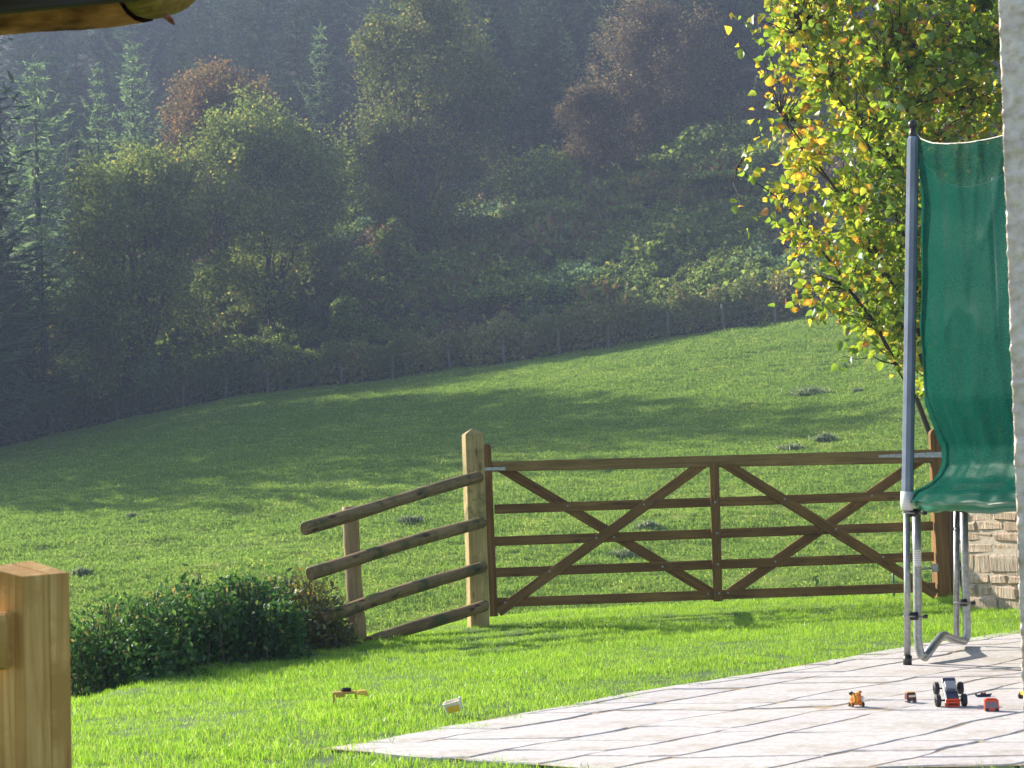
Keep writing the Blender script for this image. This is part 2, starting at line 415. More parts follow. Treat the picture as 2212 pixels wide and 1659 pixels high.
def grass_field():
    T = [blade_template('tuft', 22, 0.16, 0.040, 0.016, M_TUFT, 21, 1.6, (0.2, .9)), blade_template('tuft_pale', 22, 0.17, 0.034, 0.016, M_TUFT, 22, 1.8, (0.5, 1.0)),
         blade_template('tuft_dark', 26, 0.15, 0.055, 0.016, M_TUFT, 23, 1.2, (0.0, .4))]
    rg = np.random.default_rng(12)
    n0 = 170000; y = 20 + 85 * rg.random(n0) ** 0.8; x = rg.uniform(-0.31, 0.31, n0) * y
    k = (y < yfence(x) - 0.3) & (y > edge_y(x) + 1)
    xb = rg.uniform(-8, 7, 9000); yb = rg.uniform(5.5, 22, 9000); kb = (yb > edge_y(xb) + .7) & (np.abs(xb) < .31 * yb + .8)
    x = np.concatenate([x[k], xb[kb]]); y = np.concatenate([y[k], yb[kb]])
    m = vnoise(x, y, 1.1, 2) * .6 + vnoise(x, y, 5.0, 1) * .4; keep = rg.random(len(x)) < np.clip(0.25 + 1.3 * m, 0, 1); x = x[keep]; y = y[keep]; m = m[keep]
    n = len(x); z = ground(x, y) - 0.04
    rot = np.stack([rg.normal(0, .1, n), rg.normal(0, .1, n), rg.uniform(0, 6.28, n)], 1)
    dk = (vnoise(x, y, 2.3, 14) > 0.84) & (rg.random(n) < 0.35)
    idx = np.where(dk, 2, (rg.random(n) < m).astype(int))
    sc = rg.uniform(0.6, 1.2, n) * (0.8 + y / 90)
    scatter('pasture_grass', T, np.stack([x, y, z], 1), rot, sc, idx)
    print('field tufts', n)
grass_field()

# ------------------------------------------------------------------ far trees
BARK = noise_mat('bark', (0.04, 0.032, 0.025), (0.10, 0.085, 0.065), 6, 0.95, 0.6, 0.03, sc3=(1, 1, .25))
BARK_PALE = noise_mat('bark_pale', (0.10, 0.09, 0.07), (0.22, 0.20, 0.17), 6, 0.95, 0.5, 0.03, sc3=(1, 1, .25))
LM_GREEN = leaf_mat('leaves_olive', [(0, (0.05, 0.08, 0.025)), (0.5, (0.12, 0.15, 0.035)), (0.85, (0.24, 0.23, 0.06)), (1, (0.38, 0.30, 0.08))], .5, 0.012)
LM_YELL = leaf_mat('leaves_golden_green', [(0, (0.08, 0.12, 0.03)), (0.5, (0.18, 0.235, 0.045)), (0.85, (0.34, 0.36, 0.07)), (1, (0.52, 0.41, 0.10))], .5, 0.012)
LM_RUST = leaf_mat('leaves_rust', [(0, (0.09, 0.09, 0.03)), (0.45, (0.17, 0.12, 0.045)), (0.8, (0.30, 0.16, 0.065)), (1, (0.42, 0.20, 0.08))], .5, 0.012)
LM_BROWN = leaf_mat('leaves_brown', [(0, (0.07, 0.06, 0.04)), (0.5, (0.16, 0.12, 0.065)), (0.85, (0.27, 0.20, 0.10)), (1, (0.42, 0.32, 0.15))], .5, 0.012)
LM_CON = leaf_mat('needles', [(0, (0.010, 0.026, 0.015)), (0.55, (0.032, 0.066, 0.032)), (1, (0.09, 0.145, 0.07))], .3, 0.012)
LM_LARCH = leaf_mat('needles_pale', [(0, (0.07, 0.12, 0.05)), (0.6, (0.16, 0.26, 0.10)), (1, (0.32, 0.42, 0.17))], .5, 0.012)
LM_MID = leaf_mat('needles_mid', [(0, (0.025, 0.055, 0.03)), (0.6, (0.07, 0.13, 0.06)), (1, (0.16, 0.24, 0.11))], .4, .012)
LM_IVY = leaf_mat('leaves_bramble', [(0, (0.05, 0.09, 0.022)), (0.5, (0.15, 0.22, 0.04)), (0.85, (0.34, 0.40, 0.07)), (1, (0.56, 0.48, 0.12))], .5, 0.012)
LM_FERN = leaf_mat('bracken', [(0, (0.07, 0.06, 0.025)), (0.35, (0.20, 0.13, 0.045)), (0.6, (0.13, 0.21, 0.04)), (1, (0.32, 0.42, 0.06))], .5, 0.012)

def bent(p0, p1, n, wob, rg, sag=0.0):
    P = []
    d = (p1 - p0).length
    o1 = Vector(rg.normal(size=3)) * wob * d
    for i in range(n + 1):
        t = i / n; q = p0.lerp(p1, t) + o1 * math.sin(math.pi * t) * 0.5 + Vector((0, 0, 1)) * sag * d * math.sin(math.pi * t)
        P.append(q + Vector(rg.normal(size=3)) * wob * 0.12 * d * (0 < i < n))
    return P

def broadleaf(name, label, cat, loc, H, W, lm, bark, seed, nleaf=22000, lsize=0.17, lobes=None, base=0.22, trunks=1, spread=0.5, open_=0.0, group=None):
    """a tree with trunk(s), limbs reaching into uneven lobes, and leaves in sprays"""
    rg = np.random.default_rng(seed)
    x, y = loc; z = gz(x, y); root = empty(name, Vector((x, y, z - 0.1)))
    tag(root, label, cat, group)
    # crown lobes
    if lobes is None:
        lobes = []
        for i in range(24):
            h = base + (1 - base) * (0.06 + 0.86 * rg.random() ** .85); a = rg.random() * 6.28
            prof = math.sin(math.pi * min(1, max(0.10, (h - base) / (1 - base))) ** 0.9) ** 0.5
            r = W / 2 * prof * (0.35 + 0.35 * rg.random()); s = W * (0.15 + 0.10 * rg.random())
            lobes.append((r * math.cos(a), r * math.sin(a), h * H, s, s * .85))
        lobes.append((0, 0, H * 0.88, W * .16, W * .15))
    tubes = []
    for k in range(trunks):
        a = rg.random() * 6.28; off = Vector((math.cos(a), math.sin(a), 0)) * (0.5 * k)
        top = Vector((x, y, z)) + off * 2.5 + Vector((rg.normal() * .04 * W, 0, H * (0.80 - 0.08 * k)))
        pb = Vector((x, y, z - 0.2)) + off
        path = bent(pb, top, 9, 0.03, rg); r0 = 0.020 * H / math.sqrt(trunks)
        tubes.append((path, [r0 * (1 - 0.93 * (i / 9)) + 0.01 for i in range(10)]))
    stems = [t[0] for t in tubes]; limbs = []
    C = []; S = []; TI = []
    per = nleaf // len(lobes)
    for li, (lx, ly, lz, s, sv) in enumerate(lobes):
        c = Vector((x + lx, y + ly, z + lz)); st = stems[li % len(stems)]
        j = max(1, min(8, int(9 * (lz / H - 0.18 - 0.25 * rg.random()))))
        path = bent(st[j], c, 5, 0.10, rg, 0.05); limbs.append((path, [0.075 * (1 - .8 * i / 5) * H / 13 + .008 for i in range(6)]))
        nsp = max(18, int(46 * (1 - open_)))
        dirs = rand_unit(nsp, rg); rad = rg.random(nsp) ** 0.45
        pts = np.array(c)[None] + dirs * rad[:, None] * np.array([s, s, sv])
        for q in range(0, nsp, 2):
            limbs.append((bent(path[3], Vector(pts[q]), 3, 0.12, rg), [0.022, .014, .009, .005]))
        m = per // nsp; out = dirs * 0.55 + np.array([0, 0, 0.1]) + rg.normal(0, .3, (nsp, 3))
        for q in range(nsp):
            tt = rg.normal(0, 0.42, (m, 1)); pp = pts[q] + out[q] * tt * s * .45 + rg.normal(0, 0.13 * s, (m, 3))
            C.append(pp); TI.append(np.clip(rg.normal(0.45, .22, m) + 0.25 * (rg.random() - .5), 0, 1))
    P = np.vstack(C); TI = np.concatenate(TI)
    join_tubes('trunk', tubes, bark, root, 8)
    join_tubes('limbs', limbs, bark, root, 4)
    leaf_obj('crown', P, rg.uniform(.7, 1.25, len(P)) * lsize, lm, root, seed + 1, TI, up=0.25, fold=0.2)
    return root

def conifer_mesh(seed, H, W, dens=1.0, up=0.25):
    rg = np.random.default_rng(seed); P = []; D = []; tub = []
    tub.append(([Vector((0, 0, -0.3)), Vector((0.05, 0, H * .5)), Vector((0, 0, H))], [H * .014 + .02, H * .009, 0.015]))
    h = H * 0.06; k = 0
    while h < H * 0.985:
        f = 1 - h / H; L = W / 2 * (f ** 0.8) * (0.75 + .5 * rg.random()) + 0.12
        nb = int(5 + 3 * rg.random())
        for i in range(nb):
            a = 6.283 * (i + rg.random() * .7) / nb + k; LL = L * (0.55 + 0.65 * rg.random())
            droop = -0.18 + 0.10 * rg.random(); d = np.array([math.cos(a), math.sin(a), 0])
            n = max(4, int(LL / 0.10 * dens))
            for j in range(n):
                t = (j + 0.3) / n; p = d * LL * t; p[2] = h + LL * (droop * math.sin(t * 3) * 1.3 + up * t * t * 1.4)
                side = np.array([-d[1], d[0], 0]) * (1 if j % 2 else -1)
                w = 0.15 + 0.26 * LL * (1 - t) * .5
                for q in (0, 1, 2):
                    dd = d * .7 + side * (.9 - .6 * q) + np.array([0, 0, 0.15 + .2 * rg.random() - .25 * (1 - t)])
                    P.append(p + dd * w * .5 + rg.normal(0, .03, 3)); D.append(dd * (w + .1))
            if LL > 0.6:
                tip = d * LL * .9; tub.append(([Vector((0, 0, h)), Vector((tip[0] * .5, tip[1] * .5, h + LL * droop * .9)), Vector((tip[0], tip[1], h + LL * up * 1.1))], [0.03, .02, .008]))
        h += 0.30 + 0.35 * f * rg.random() + 0.012 * H; k += 1.7
    for j in range(8): P.append(np.array([0, 0, H - .12 * j])); D.append(np.array([rg.normal() * .15, rg.normal() * .15, .3]))
    P = np.array(P); D = np.array(D); ln = np.linalg.norm(D, axis=1)
    V, F = leaf_arrays(P, ln * .20, rg, aspect=5.5, up=0.6, fold=.1, long_dir=D / ln[:, None])
    me = np_mesh('crown', V, F); face_attr(me, 'tint', np.clip(rg.normal(.5, .25, len(F)), 0, 1))
    VV = []; FF = []; o = 0
    for path, radii in tub:
        a, b = tube_np(path, radii, 4); VV.append(np.array([tuple(v) for v in a])); FF.append(np.array(b) + o); o += len(a)
    tm = np_mesh('trunk', np.vstack(VV), np.vstack(FF), True)
    return me, tm
CON = [conifer_mesh(100 + i, 10.0, w, 1.0, u) for i, (w, u) in enumerate(((5.0, .35), (3.8, .3), (5.6, .45), (4.4, .2)))]
_con_first = {}
def conifer(label, loc, H, var, lm, seed, wide=1.0, group=None, name='conifer_tree'):
    x, y = loc; z = gz(x, y); root = empty(name, Vector((x, y, z - .1)))
    tag(root, label, 'conifer tree', group)
    cm, tm = CON[var]; s = H / 10.0
    wide = wide * 1.35; M = Matrix.Translation((x, y, z - .1)) @ Matrix.Rotation(seed * 1.7, 4, 'Z') @ Matrix.Diagonal((s * wide, s * wide, s, 1))
    key = (var, lm.name)
    if key not in _con_first:
        c2 = cm.copy(); c2.materials.clear(); c2.materials.append(lm); _con_first[key] = c2
    if not tm.materials: tm.materials.append(BARK)
    link('crown', _con_first[key], None, root, M); link('trunk', tm, None, root, M)
    return root
def foot(px, py, Y):
    """ground position below/at screen column px at depth Y"""
    p = at(px, py, Y); return (p.x, p.y)
def height_for(px, pytop, x, y):
    return at(px, pytop, y).z - gz(x, y)

# broadleaf trees along the wood's edge
G_EDGE = 'broadleaved trees along the edge of the wood'
def tree_at(px, pytop, Y, Wpx, **kw):
    x, y = foot(px, 0, Y); H = height_for(px, pytop, x, y)
    return dict(loc=(x, y), H=H, W=Wpx * Y / FPX, **kw)
def B(name, label, px, pytop, Y, Wpx, lm, bark, seed, **kw):
    t = tree_at(px, pytop, Y, Wpx)
    return broadleaf(name, label, 'tree', t['loc'], t['H'], t['W'], lm, bark, seed, group=G_EDGE, **kw)
B('broadleaf_tree', 'wide golden green tree, front left one of the wood edge, above the shaded hedge', 292, 318, 99, 385, LM_YELL, BARK, 31, nleaf=62000, base=.02, trunks=2, lsize=.13)
B('broadleaf_tree', 'tall rounded green tree right beside the wide golden green one', 575, 232, 100, 395, LM_YELL, BARK, 32, nleaf=66000, base=.02, trunks=2, lsize=.13)
B('broadleaf_tree', 'rusty brown leaved tree rising behind the two golden green trees', 470, 112, 113, 285, LM_RUST, BARK, 33, nleaf=38000, base=.2, lsize=.13, open_=.2)
B('broadleaf_tree', 'tallest olive green tree with dark upright trunk in the middle of the wood edge', 912, -45, 105, 380, LM_GREEN, BARK, 34, nleaf=60000, base=.06, trunks=2, lsize=.13)
B('broadleaf_tree', 'purplish brown half bare tree, upright, right of the open bramble slope', 1428, 8, 108, 340, LM_BROWN, BARK_PALE, 35, nleaf=34000, base=.05, trunks=2, lsize=.11, open_=.1)
B('thorn_tree', 'short dense brownish thorn tree at the foot of the half bare one', 1270, 185, 105, 190, LM_BROWN, BARK_PALE, 36, nleaf=24000, base=.05, trunks=2, lsize=.11)
B('thorn_tree', 'small sparse brown thorn tree seen left of the yellow hazel', 1650, 225, 105, 160, LM_BROWN, BARK_PALE, 37, nleaf=14000, base=.05, trunks=2, lsize=.12, open_=.3)
B('broadleaf_tree', 'small pale green tree in the shade under the golden green pair', 700, 520, 98, 130, LM_GREEN, BARK_PALE, 38, nleaf=9000, base=.12, lsize=.14)

# single conifers that stand out
def C(label, px, pytop, Y, var, lm, seed, wide=1.0, **kw):
    x, y = foot(px, 0, Y); return conifer(label, (x, y), height_for(px, pytop, x, y), var, lm, seed, wide, **kw)
GC = 'conifers standing out before the plantation'
C('pale green conifer with open branches, between the rusty tree and the tall olive tree', 690, 42, 124, 0, LM_LARCH, 1, .62, group=GC)
C('pale conifer with a forked top, left of the rusty brown tree', 283, 88, 126, 2, LM_LARCH, 2, .62, group=GC)
C('slim pale conifer, narrowest of the left group', 207, 135, 121, 1, LM_LARCH, 3, .62, group=GC)
C('broad dark conifer with spreading tiers near the left border below the log beam', 72, 115, 120, 0, LM_LARCH, 4, .85, group=GC)
C('conifer top peeping out behind the right side of the tall olive tree', 1056, 18, 120, 3, LM_LARCH, 5, .6, group=GC)
C('bushy green conifer above the open bramble slope', 1222, 62, 118, 2, LM_LARCH, 6, .62, group=GC)
C('thin young conifer touching the half bare brown tree', 1272, 85, 116, 1, LM_LARCH, 7, .55, group=GC)
C('low pale conifer left of the wide golden green tree', 82, 478, 106, 0, LM_LARCH, 8, .95, group=GC)
C('low dark conifer cut by the left border', 10, 530, 105, 2, LM_CON, 9, 1.0, group=GC)
C('dark conifer half hidden behind the wide golden green tree', 160, 300, 112, 3, LM_CON, 10, .7, group=GC)

# plantation rows
rg = np.random.default_rng(55)
GP = 'conifers of the dark plantation up the hillside'
plan = []
for r, off in enumerate((29, 34, 40, 47, 55, 64, 75, 88)):
    Y0 = 86 + off; n = int(Y0 * 0.62 / 5.0)
    for i in range(n):
        u = (i + .5 * (r % 2) + .25 * rg.normal()) / n - .5
        x = u * Y0 * .66; y = yfence(x) + off + rg.normal() * 1.4; H = 11.5 + 1.2 * r * .6 + 4.0 * rg.random()
        var = int(rg.integers(4)); sd = int(rg.integers(99)); wd = .72 + .25 * rg.random()
        plan.append((r, x, y, H, var, wd, sd))
ROWS = ('lowest', 'second', 'third', 'fourth', 'fifth', 'sixth', 'seventh', 'topmost')
ZONES = ((-300, 60, 'beyond the left border'), (60, 200, 'behind the broad pale tiered conifer'), (200, 330, 'behind the fork topped conifer'), (330, 470, 'behind the left side of the rusty tree'), (470, 610, 'behind the right side of the rusty tree'),
         (610, 770, 'behind the pale conifer beside the olive tree'), (770, 920, 'behind the left half of the tall olive tree'), (920, 1060, 'behind the right half of the tall olive tree'), (1060, 1180, 'just right of the tall olive tree'),
         (1180, 1300, 'behind the bushy green conifer'), (1300, 1430, 'behind the left half of the half bare tree'), (1430, 1560, 'behind the right half of the half bare tree'), (1560, 1700, 'left of the hazel leaves'), (1700, 1900, 'behind the left part of the hazel'), (1900, 3000, 'behind the trampoline net'))
import collections
bag = collections.defaultdict(list)
for p in plan:
    px = 1106 + p[1] / p[2] * FPX; zn = next((z for z in ZONES if z[0] <= px < z[1]), ZONES[0] if px < 0 else ZONES[-1]); bag[(p[0], zn[2])].append(p)
for (r, zn), L_ in bag.items():
    L_.sort(key=lambda p: p[1])
    for i, p in enumerate(L_):
        which = '' if len(L_) == 1 else (('left ', 'right ') if len(L_) == 2 else ('left ', 'middle ', 'right ', 'far right ', 'farthest right '))[min(i, 4)]
        conifer('%sconifer, %s plantation row, %s' % (which, ROWS[r], zn), (p[1], p[2]), p[3], p[4], LM_MID if p[6] % 4 == 0 else LM_CON, p[6], p[5], group=GP)
# trees outside the left border whose shadows fall across the pasture
for i, (x, y, H) in enumerate(tuple((a - 2.6, b, c + 1) for a, b, c in ((-19.5, 57, 10), (-20.5, 61, 13.5), (-22, 66, 15), (-23, 70, 19), (-24.3, 75, 20), (-25.6, 80, 25), (-27, 84, 28), (-28.4, 88, 28), (-29.4, 92, 27), (-31, 96, 26), (-32.5, 100, 26), (-29.5, 81, 19), (-32, 87, 24), (-35, 94, 26), (-36, 104, 26), (-33, 108, 25), (-29.2, 103.5, 17), (-28.6, 107, 16), (-31.5, 111, 20)))):
    conifer('conifer of the belt beside the left of the pasture', (x, y), H, (0, 2)[i % 2], LM_CON, i, 1.05, group='conifers of the belt left of the pasture')

# undergrowth on the open slope
def mound_template(name, n, R, Hh, size, mat, seed, fern=False):
    rg = np.random.default_rng(seed)
    d = rand_unit(n, rg); d[:, 2] = np.abs(d[:, 2]); r = 0.55 + 0.5 * rg.random(n) ** .5
    lump = 1 + 0.35 * np.sin(d[:, 0] * 5 + seed) * np.cos(d[:, 1] * 4)
    P = d * (r * lump)[:, None] * np.array([R, R, Hh])
    V, F = leaf_arrays(P, rg.uniform(.6, 1.3, n) * size, rg, aspect=2.6 if fern else 1.4, up=.5, long_dir=(d + rg.normal(0, .3, d.shape)) if fern else None)
    me = np_mesh(name, V, F); face_attr(me, 'tint', np.clip(rg.normal(.45, .25, n), 0, 1)); me.materials.append(mat)
    return bpy.data.objects.new(name, me)
TM = [mound_template('m_a', 420, .8, .8, .15, LM_IVY, 61), mound_template('m_b', 420, .9, .6, .15, LM_IVY, 62), mound_template('m_c', 260, .8, .9, .17, LM_FERN, 63, True),
      mound_template('m_d', 260, .7, .6, .17, LM_FERN, 64, True), mound_template('m_e', 300, .7, .9, .13, LM_BROWN, 65), mound_template('m_f', 320, .7, .7, .14, LM_LARCH, 66)]
rg = np.random.default_rng(66)
n0 = 9000; y = 78 + 62 * rg.random(n0); x = rg.uniform(-.33, .33, n0) * y
kk = (y > yfence(x) + 1.2) & (y < yfence(x) + 33); x = x[kk]; y = y[kk]; n = len(x); z = ground(x, y) - .1
v = vnoise(x, y, 4.0, 31); v2 = vnoise(x, y, 3.0, 33)
idx = np.where(v < .3, 2 + (rg.random(n) < .4), np.where(v < .62, (rg.random(n) < .5), np.where(v2 < .45, 4, np.where(v2 < .62, 5, 1)))).astype(int)
scatter('undergrowth', TM, np.stack([x, y, z], 1), np.stack([rg.normal(0, .2, n), rg.normal(0, .2, n), rg.uniform(0, 6.3, n)], 1), rg.uniform(.5, 1.2, n) * (.55 + 1.3 * v2 ** 1.5), idx)
print('undergrowth', n)

# named bushes on the slope
def bush(name, label, px, pytop, Y, Wpx, lm, seed, n=5000, size=.15, cat='bush', group='bushes on the open slope', fern=False):
    x, y = foot(px, 0, Y); z = gz(x, y); H = max(.8, height_for(px, pytop, x, y)); W = Wpx * Y / FPX
    rg = np.random.default_rng(seed); root = empty(name, Vector((x, y, z - .1))); tag(root, label, cat, group)
    P = []; tubs = []
    for i in range(7):
        a = rg.random() * 6.28; r = W * .28 * rg.random() ** .5; c = np.array([x + r * math.cos(a), y + r * math.sin(a) * .8, z + H * (.35 + .42 * rg.random() * (1 - r / W))])
        if i == 0: c = np.array([x, y, z + H * .72])
        s = np.array([W * .27, W * .24, H * .28]); m = n // 7; d = rand_unit(m, rg); P.append(c + d * (rg.random(m) ** .35)[:, None] * s * (1 + .25 * rg.normal(size=(m, 1)) * .5))
        tubs.append((bent(Vector((x + rg.normal() * .2, y, z - .1)), Vector(c), 4, .1, rg), [.04, .03, .02, .014, .008]))
    P = np.vstack(P); join_tubes('stems', tubs, BARK, root, 4)
    kw = dict(aspect=2.6, long_dir=rand_unit(len(P), rg)) if fern else {}
    leaf_obj('foliage', P, rg.uniform(.6, 1.3, len(P)) * size, lm, root, seed, np.clip(rg.normal(.5, .25, len(P)), 0, 1), **kw)
    return root
bush('ivy_bush', 'large dark ivy clad bush with a bright rim, middle of the open slope', 1160, 318, 104, 220, LM_IVY, 71, 9000)
bush('bramble_bush', 'bright yellow green bramble patch low on the right of the slope', 1345, 475, 98, 130, LM_YELL, 72, 4500)
bush('bramble_bush', 'mid green bramble mound below the ivy clad bush', 1180, 430, 100, 200, LM_IVY, 73, 7000)
bush('bracken_clump', 'rusty bracken clump with two bare stalks beneath the tall olive tree', 840, 470, 99, 120, LM_FERN, 74, 3000, .17, 'bracken', fern=True)
bush('bramble_bush', 'grey green bramble mound far right beside the hazel leaves', 1560, 520, 97, 240, LM_IVY, 75, 8000)
bush('fern_clump', 'bright fern clump in deep shade under the wide golden green tree', 300, 745, 98, 60, LM_LARCH, 76, 1800, .14, 'fern', fern=True)
bush('bramble_bush', 'small yellow topped bramble just left of the tall tree roots', 735, 640, 96, 90, LM_IVY, 77, 3500)
bush('bramble_bush', 'leafy bush on the slope between thorn tree and hazel', 1530, 300, 107, 150, LM_IVY, 78, 6000)
bush('bramble_bush', 'low pale leaved bush right above the hedge in the centre', 1105, 600, 92, 200, LM_IVY, 79, 6000)

# far wire fence with posts, and the bramble hedge grown through it
M_POST = wood_mat('weathered_post', (0.06, 0.055, 0.045), (0.11, 0.10, 0.085), (0.18, 0.165, 0.14), .2)
fx0, fx1 = -31.5, 20.5
root = empty('wire_fence', Vector((-5, yfence(-5) - .6, gz(-5, yfence(-5) - .6)))); tag(root, 'old post and wire fence along the top of the pasture', 'fence')
post_x = []
for px in (-20, 97, 240, 378, 470, 560, 722, 828, 952, 1068, 1185, 1292, 1420, 1540, 1650, 1790, 1930):
    Y = 90
    for _ in range(8): Y = yfence(at(px, 0, Y).x) - .95
    post_x.append((at(px, 0, Y).x, Y))
pm = bm_mesh('post', box_bm(1.35, .13, .13, .015, (.675, 0, 0)))
for i, (x, y) in enumerate(post_x):
    z = gz(x, y); t = Vector((random.gauss(0, .05), random.gauss(0, .03), 1))
    M = frame(Vector((x, y, z - .15)), Vector((x, y, z - .15)) + t)
    link('post', pm, M_POST if i == 0 else None, root, M)
M_WIRE = noise_mat('wire', (0.12, 0.12, 0.12), (0.2, 0.19, 0.18), 20, .5, 0, 0, .5, .7)
for h in (.35, .7, 1.05):
    tube('wire', [Vector((x, y - .08, gz(x, y) + h)) for x, y in post_x], .008, M_WIRE, root, 4)
LM_HEDGE = leaf_mat('hedge_leaves', [(0, (0.05, 0.075, 0.02)), (0.5, (0.14, 0.19, 0.045)), (0.68, (0.26, 0.19, 0.07)), (0.85, (0.34, 0.34, 0.09)), (1, (0.55, 0.42, 0.17))], .5, 0.012)
rg = np.random.default_rng(81); n = 46000
x = rg.uniform(fx0, fx1, n); top = 0.65 + 1.25 * vnoise(x, x * 0, 2.4, 40) + .9 * vnoise(x, x * 0, .55, 41) + .25 * rg.normal(size=n) * (rg.random(n) < .3)
top *= np.where((x > 1.0) & (x < 8.5), 1.15, 1.0)
a = rg.random(n) * math.pi; rr = .55 + .48 * rg.random(n) ** .7
yy = yfence(x) + np.cos(a) * rr * .85 + .8 * (vnoise(x, x * 0, 1.3, 46) - .5); zz = np.sin(a) ** .6 * top * rr
P = np.stack([x, yy, ground(x, yy) + zz - .05], 1)
root = empty('bramble_hedge', Vector((-5, yfence(-5), gz(-5, yfence(-5))))); tag(root, 'long ragged bramble hedge along the top of the pasture', 'hedge')
leaf_obj('foliage', P, rg.uniform(.6, 1.3, n) * .13, LM_HEDGE, root, 82, np.clip(.45 * rg.random(n) + .6 * vnoise(x, x * 0, 1.6, 44), 0, 1))
tw = []
for i in range(420):
    xx = rg.uniform(fx0, fx1); y0 = yfence(xx) + rg.normal() * .3; z0 = gz(xx, y0)
    tw.append((bent(Vector((xx, y0, z0)), Vector((xx + rg.normal() * .5, y0 + rg.normal() * .4, z0 + 1.1 + .7 * rg.random())), 3, .12, rg), [.018, .014, .01, .005]))
join_tubes('stems', tw, BARK, root, 3)

# weeds in the pasture
def weed(label, px, py, Wpx, Hpx, seed, lm=None):
    # march along the sight line until it meets the field
    Y = 26.0
    while Y < 100 and at(px, py, Y).z > gz(at(px, py, Y).x, Y): Y += .2
    if Y >= 100: return
    x = at(px, py, Y).x; s = Y / FPX; W = Wpx * s * .85; H = Hpx * s * .7; rg = np.random.default_rng(seed)
    root = empty('weed_clump', Vector((x, Y, gz(x, Y)))); tag(root, label, 'weed', 'weeds in the pasture')
    n = int(160 + 20 * Wpx); d = rand_unit(n, rg); d[:, 2] = abs(d[:, 2])
    g_ = rg.normal(0, .38, (n, 3)); g_[:, 0] *= .5 + 1.1 * rg.random(n); g_[:, 2] = np.abs(g_[:, 2]) * (.7 + .9 * vnoise(g_[:, 0] * 9, g_[:, 1] * 3, 1.0, seed)); P = np.array([x, Y, gz(x, Y) - .02]) + g_ * np.array([W / 2, W / 2.5, H * .75])
    leaf_obj('foliage', P, rg.uniform(.6, 1.3, n) * .035, lm or LM_WEED, root, seed, aspect=4.0, up=0, long_dir=d + np.array([0, 0, .6]))
LM_WEED = leaf_mat('weed_leaves', [(0, (0.10, 0.14, 0.06)), (0.6, (0.22, 0.28, 0.13)), (1, (0.40, 0.42, 0.24))], .5, 0.012)
weed('large grey green thistle clump high on the right of the pasture', 1750, 852, 84, 26, 91)
weed('small weed clump right of the large thistle clump', 1853, 846, 30, 10, 92)
weed('dark weed clump left of the blue grey pole, just above the gate', 1782, 950, 46, 20, 93)
weed('flat weed patch touching the gate top rail', 1712, 970, 60, 14, 94)
weed('dark weed tuft near the foreground post', 175, 1242, 40, 14, 95)
weed('weed tuft left of the log rails, in open grass', 285, 1120, 30, 10, 96)
weed('grey weed clump seen between the second and third gate rails', 1400, 1142, 50, 18, 97)
weed('grey weed clump low behind the left half of the gate', 1350, 1200, 70, 16, 98)
weed('dark weed tuft behind the log rails', 885, 1128, 60, 20, 99)

# ------------------------------------------------------------------ haze
bm = bmesh.new(); bmesh.ops.create_cube(bm, size=1)
bmesh.ops.scale(bm, vec=(420, 290, 128), verts=bm.verts); bmesh.ops.translate(bm, vec=(0, 131, 56), verts=bm.verts)
hm = bpy.data.materials.new('haze'); hm.use_nodes = True; nt = hm.node_tree; nt.nodes.clear()
o_ = N(nt, 'ShaderNodeOutputMaterial'); pv = N(nt, 'ShaderNodeVolumePrincipled')
pv.inputs['Density'].default_value = 0.00098; pv.inputs['Color'].default_value = (0.60, 0.69, 1.0, 1); pv.inputs['Anisotropy'].default_value = 0.1
nt.links.new(pv.outputs[0], o_.inputs['Volume'])
tag(link('haze', bm_mesh('haze', bm), hm), kind='stuff')

# ------------------------------------------------------------------ paving
M_MORTAR = noise_mat('mortar', (0.20, 0.14, 0.08), (0.48, 0.36, 0.22), 14, 0.95, .5, .005)
def mat_slab():
    m, nt, b = new_mat('flagstone'); co = texco(nt, (1, 1, 1))
    mp = N(nt, 'ShaderNodeMapping'); mp.inputs['Rotation'].default_value = (0, 0, math.radians(-8)); mp.inputs['Scale'].default_value = (2.5, 9, 9); nt.links.new(co, mp.inputs[0])
    n = N(nt, 'ShaderNodeTexNoise', Scale=3, Detail=8, Roughness=.65, Distortion=.6); nt.links.new(mp.outputs[0], n.inputs['Vector'])
    r = ramp(nt, [(0.28, (0.36, 0.33, 0.31)), (0.42, (0.54, 0.51, 0.495)), (0.7, (0.65, 0.625, 0.62))], n.outputs[0])
    g = N(nt, 'ShaderNodeTexNoise', Scale=28, Detail=6); nt.links.new(co, g.inputs['Vector'])
    gr = ramp(nt, [(0.3, (0.84, 0.83, 0.81)), (0.6, (1, 1, 1))], g.outputs[0])
    oi = N(nt, 'ShaderNodeObjectInfo'); orr = ramp(nt, [(0, (0.93, 0.90, 0.91)), (.5, (1, .98, .95)), (1, (1.0, .955, .96))], oi.outputs['Random'])
    c = mixc(nt, r.outputs[0], gr.outputs[0], .8, 'MULTIPLY'); c = mixc(nt, c, orr.outputs[0], 1.0, 'MULTIPLY')
    st = N(nt, 'ShaderNodeTexNoise', Scale=2.3, Detail=7, Roughness=.7); nt.links.new(co, st.inputs['Vector'])
    sr = ramp(nt, [(.50, (0, 0, 0)), (.68, (.75, .75, .75))], st.outputs[0]); c = mixc(nt, c, (0.37, 0.32, 0.25), sr.outputs[0])
    nt.links.new(c, b.inputs['Base Color']); b.inputs['Roughness'].default_value = .75; b.inputs['Specular IOR Level'].default_value = .3
    ad = N(nt, 'ShaderNodeMath', operation='ADD'); nt.links.new(n.outputs[0], ad.inputs[0]); nt.links.new(g.outputs[0], ad.inputs[1])
    bump(nt, b, ad.outputs[0], .5, .008); return m
M_SLAB = mat_slab()
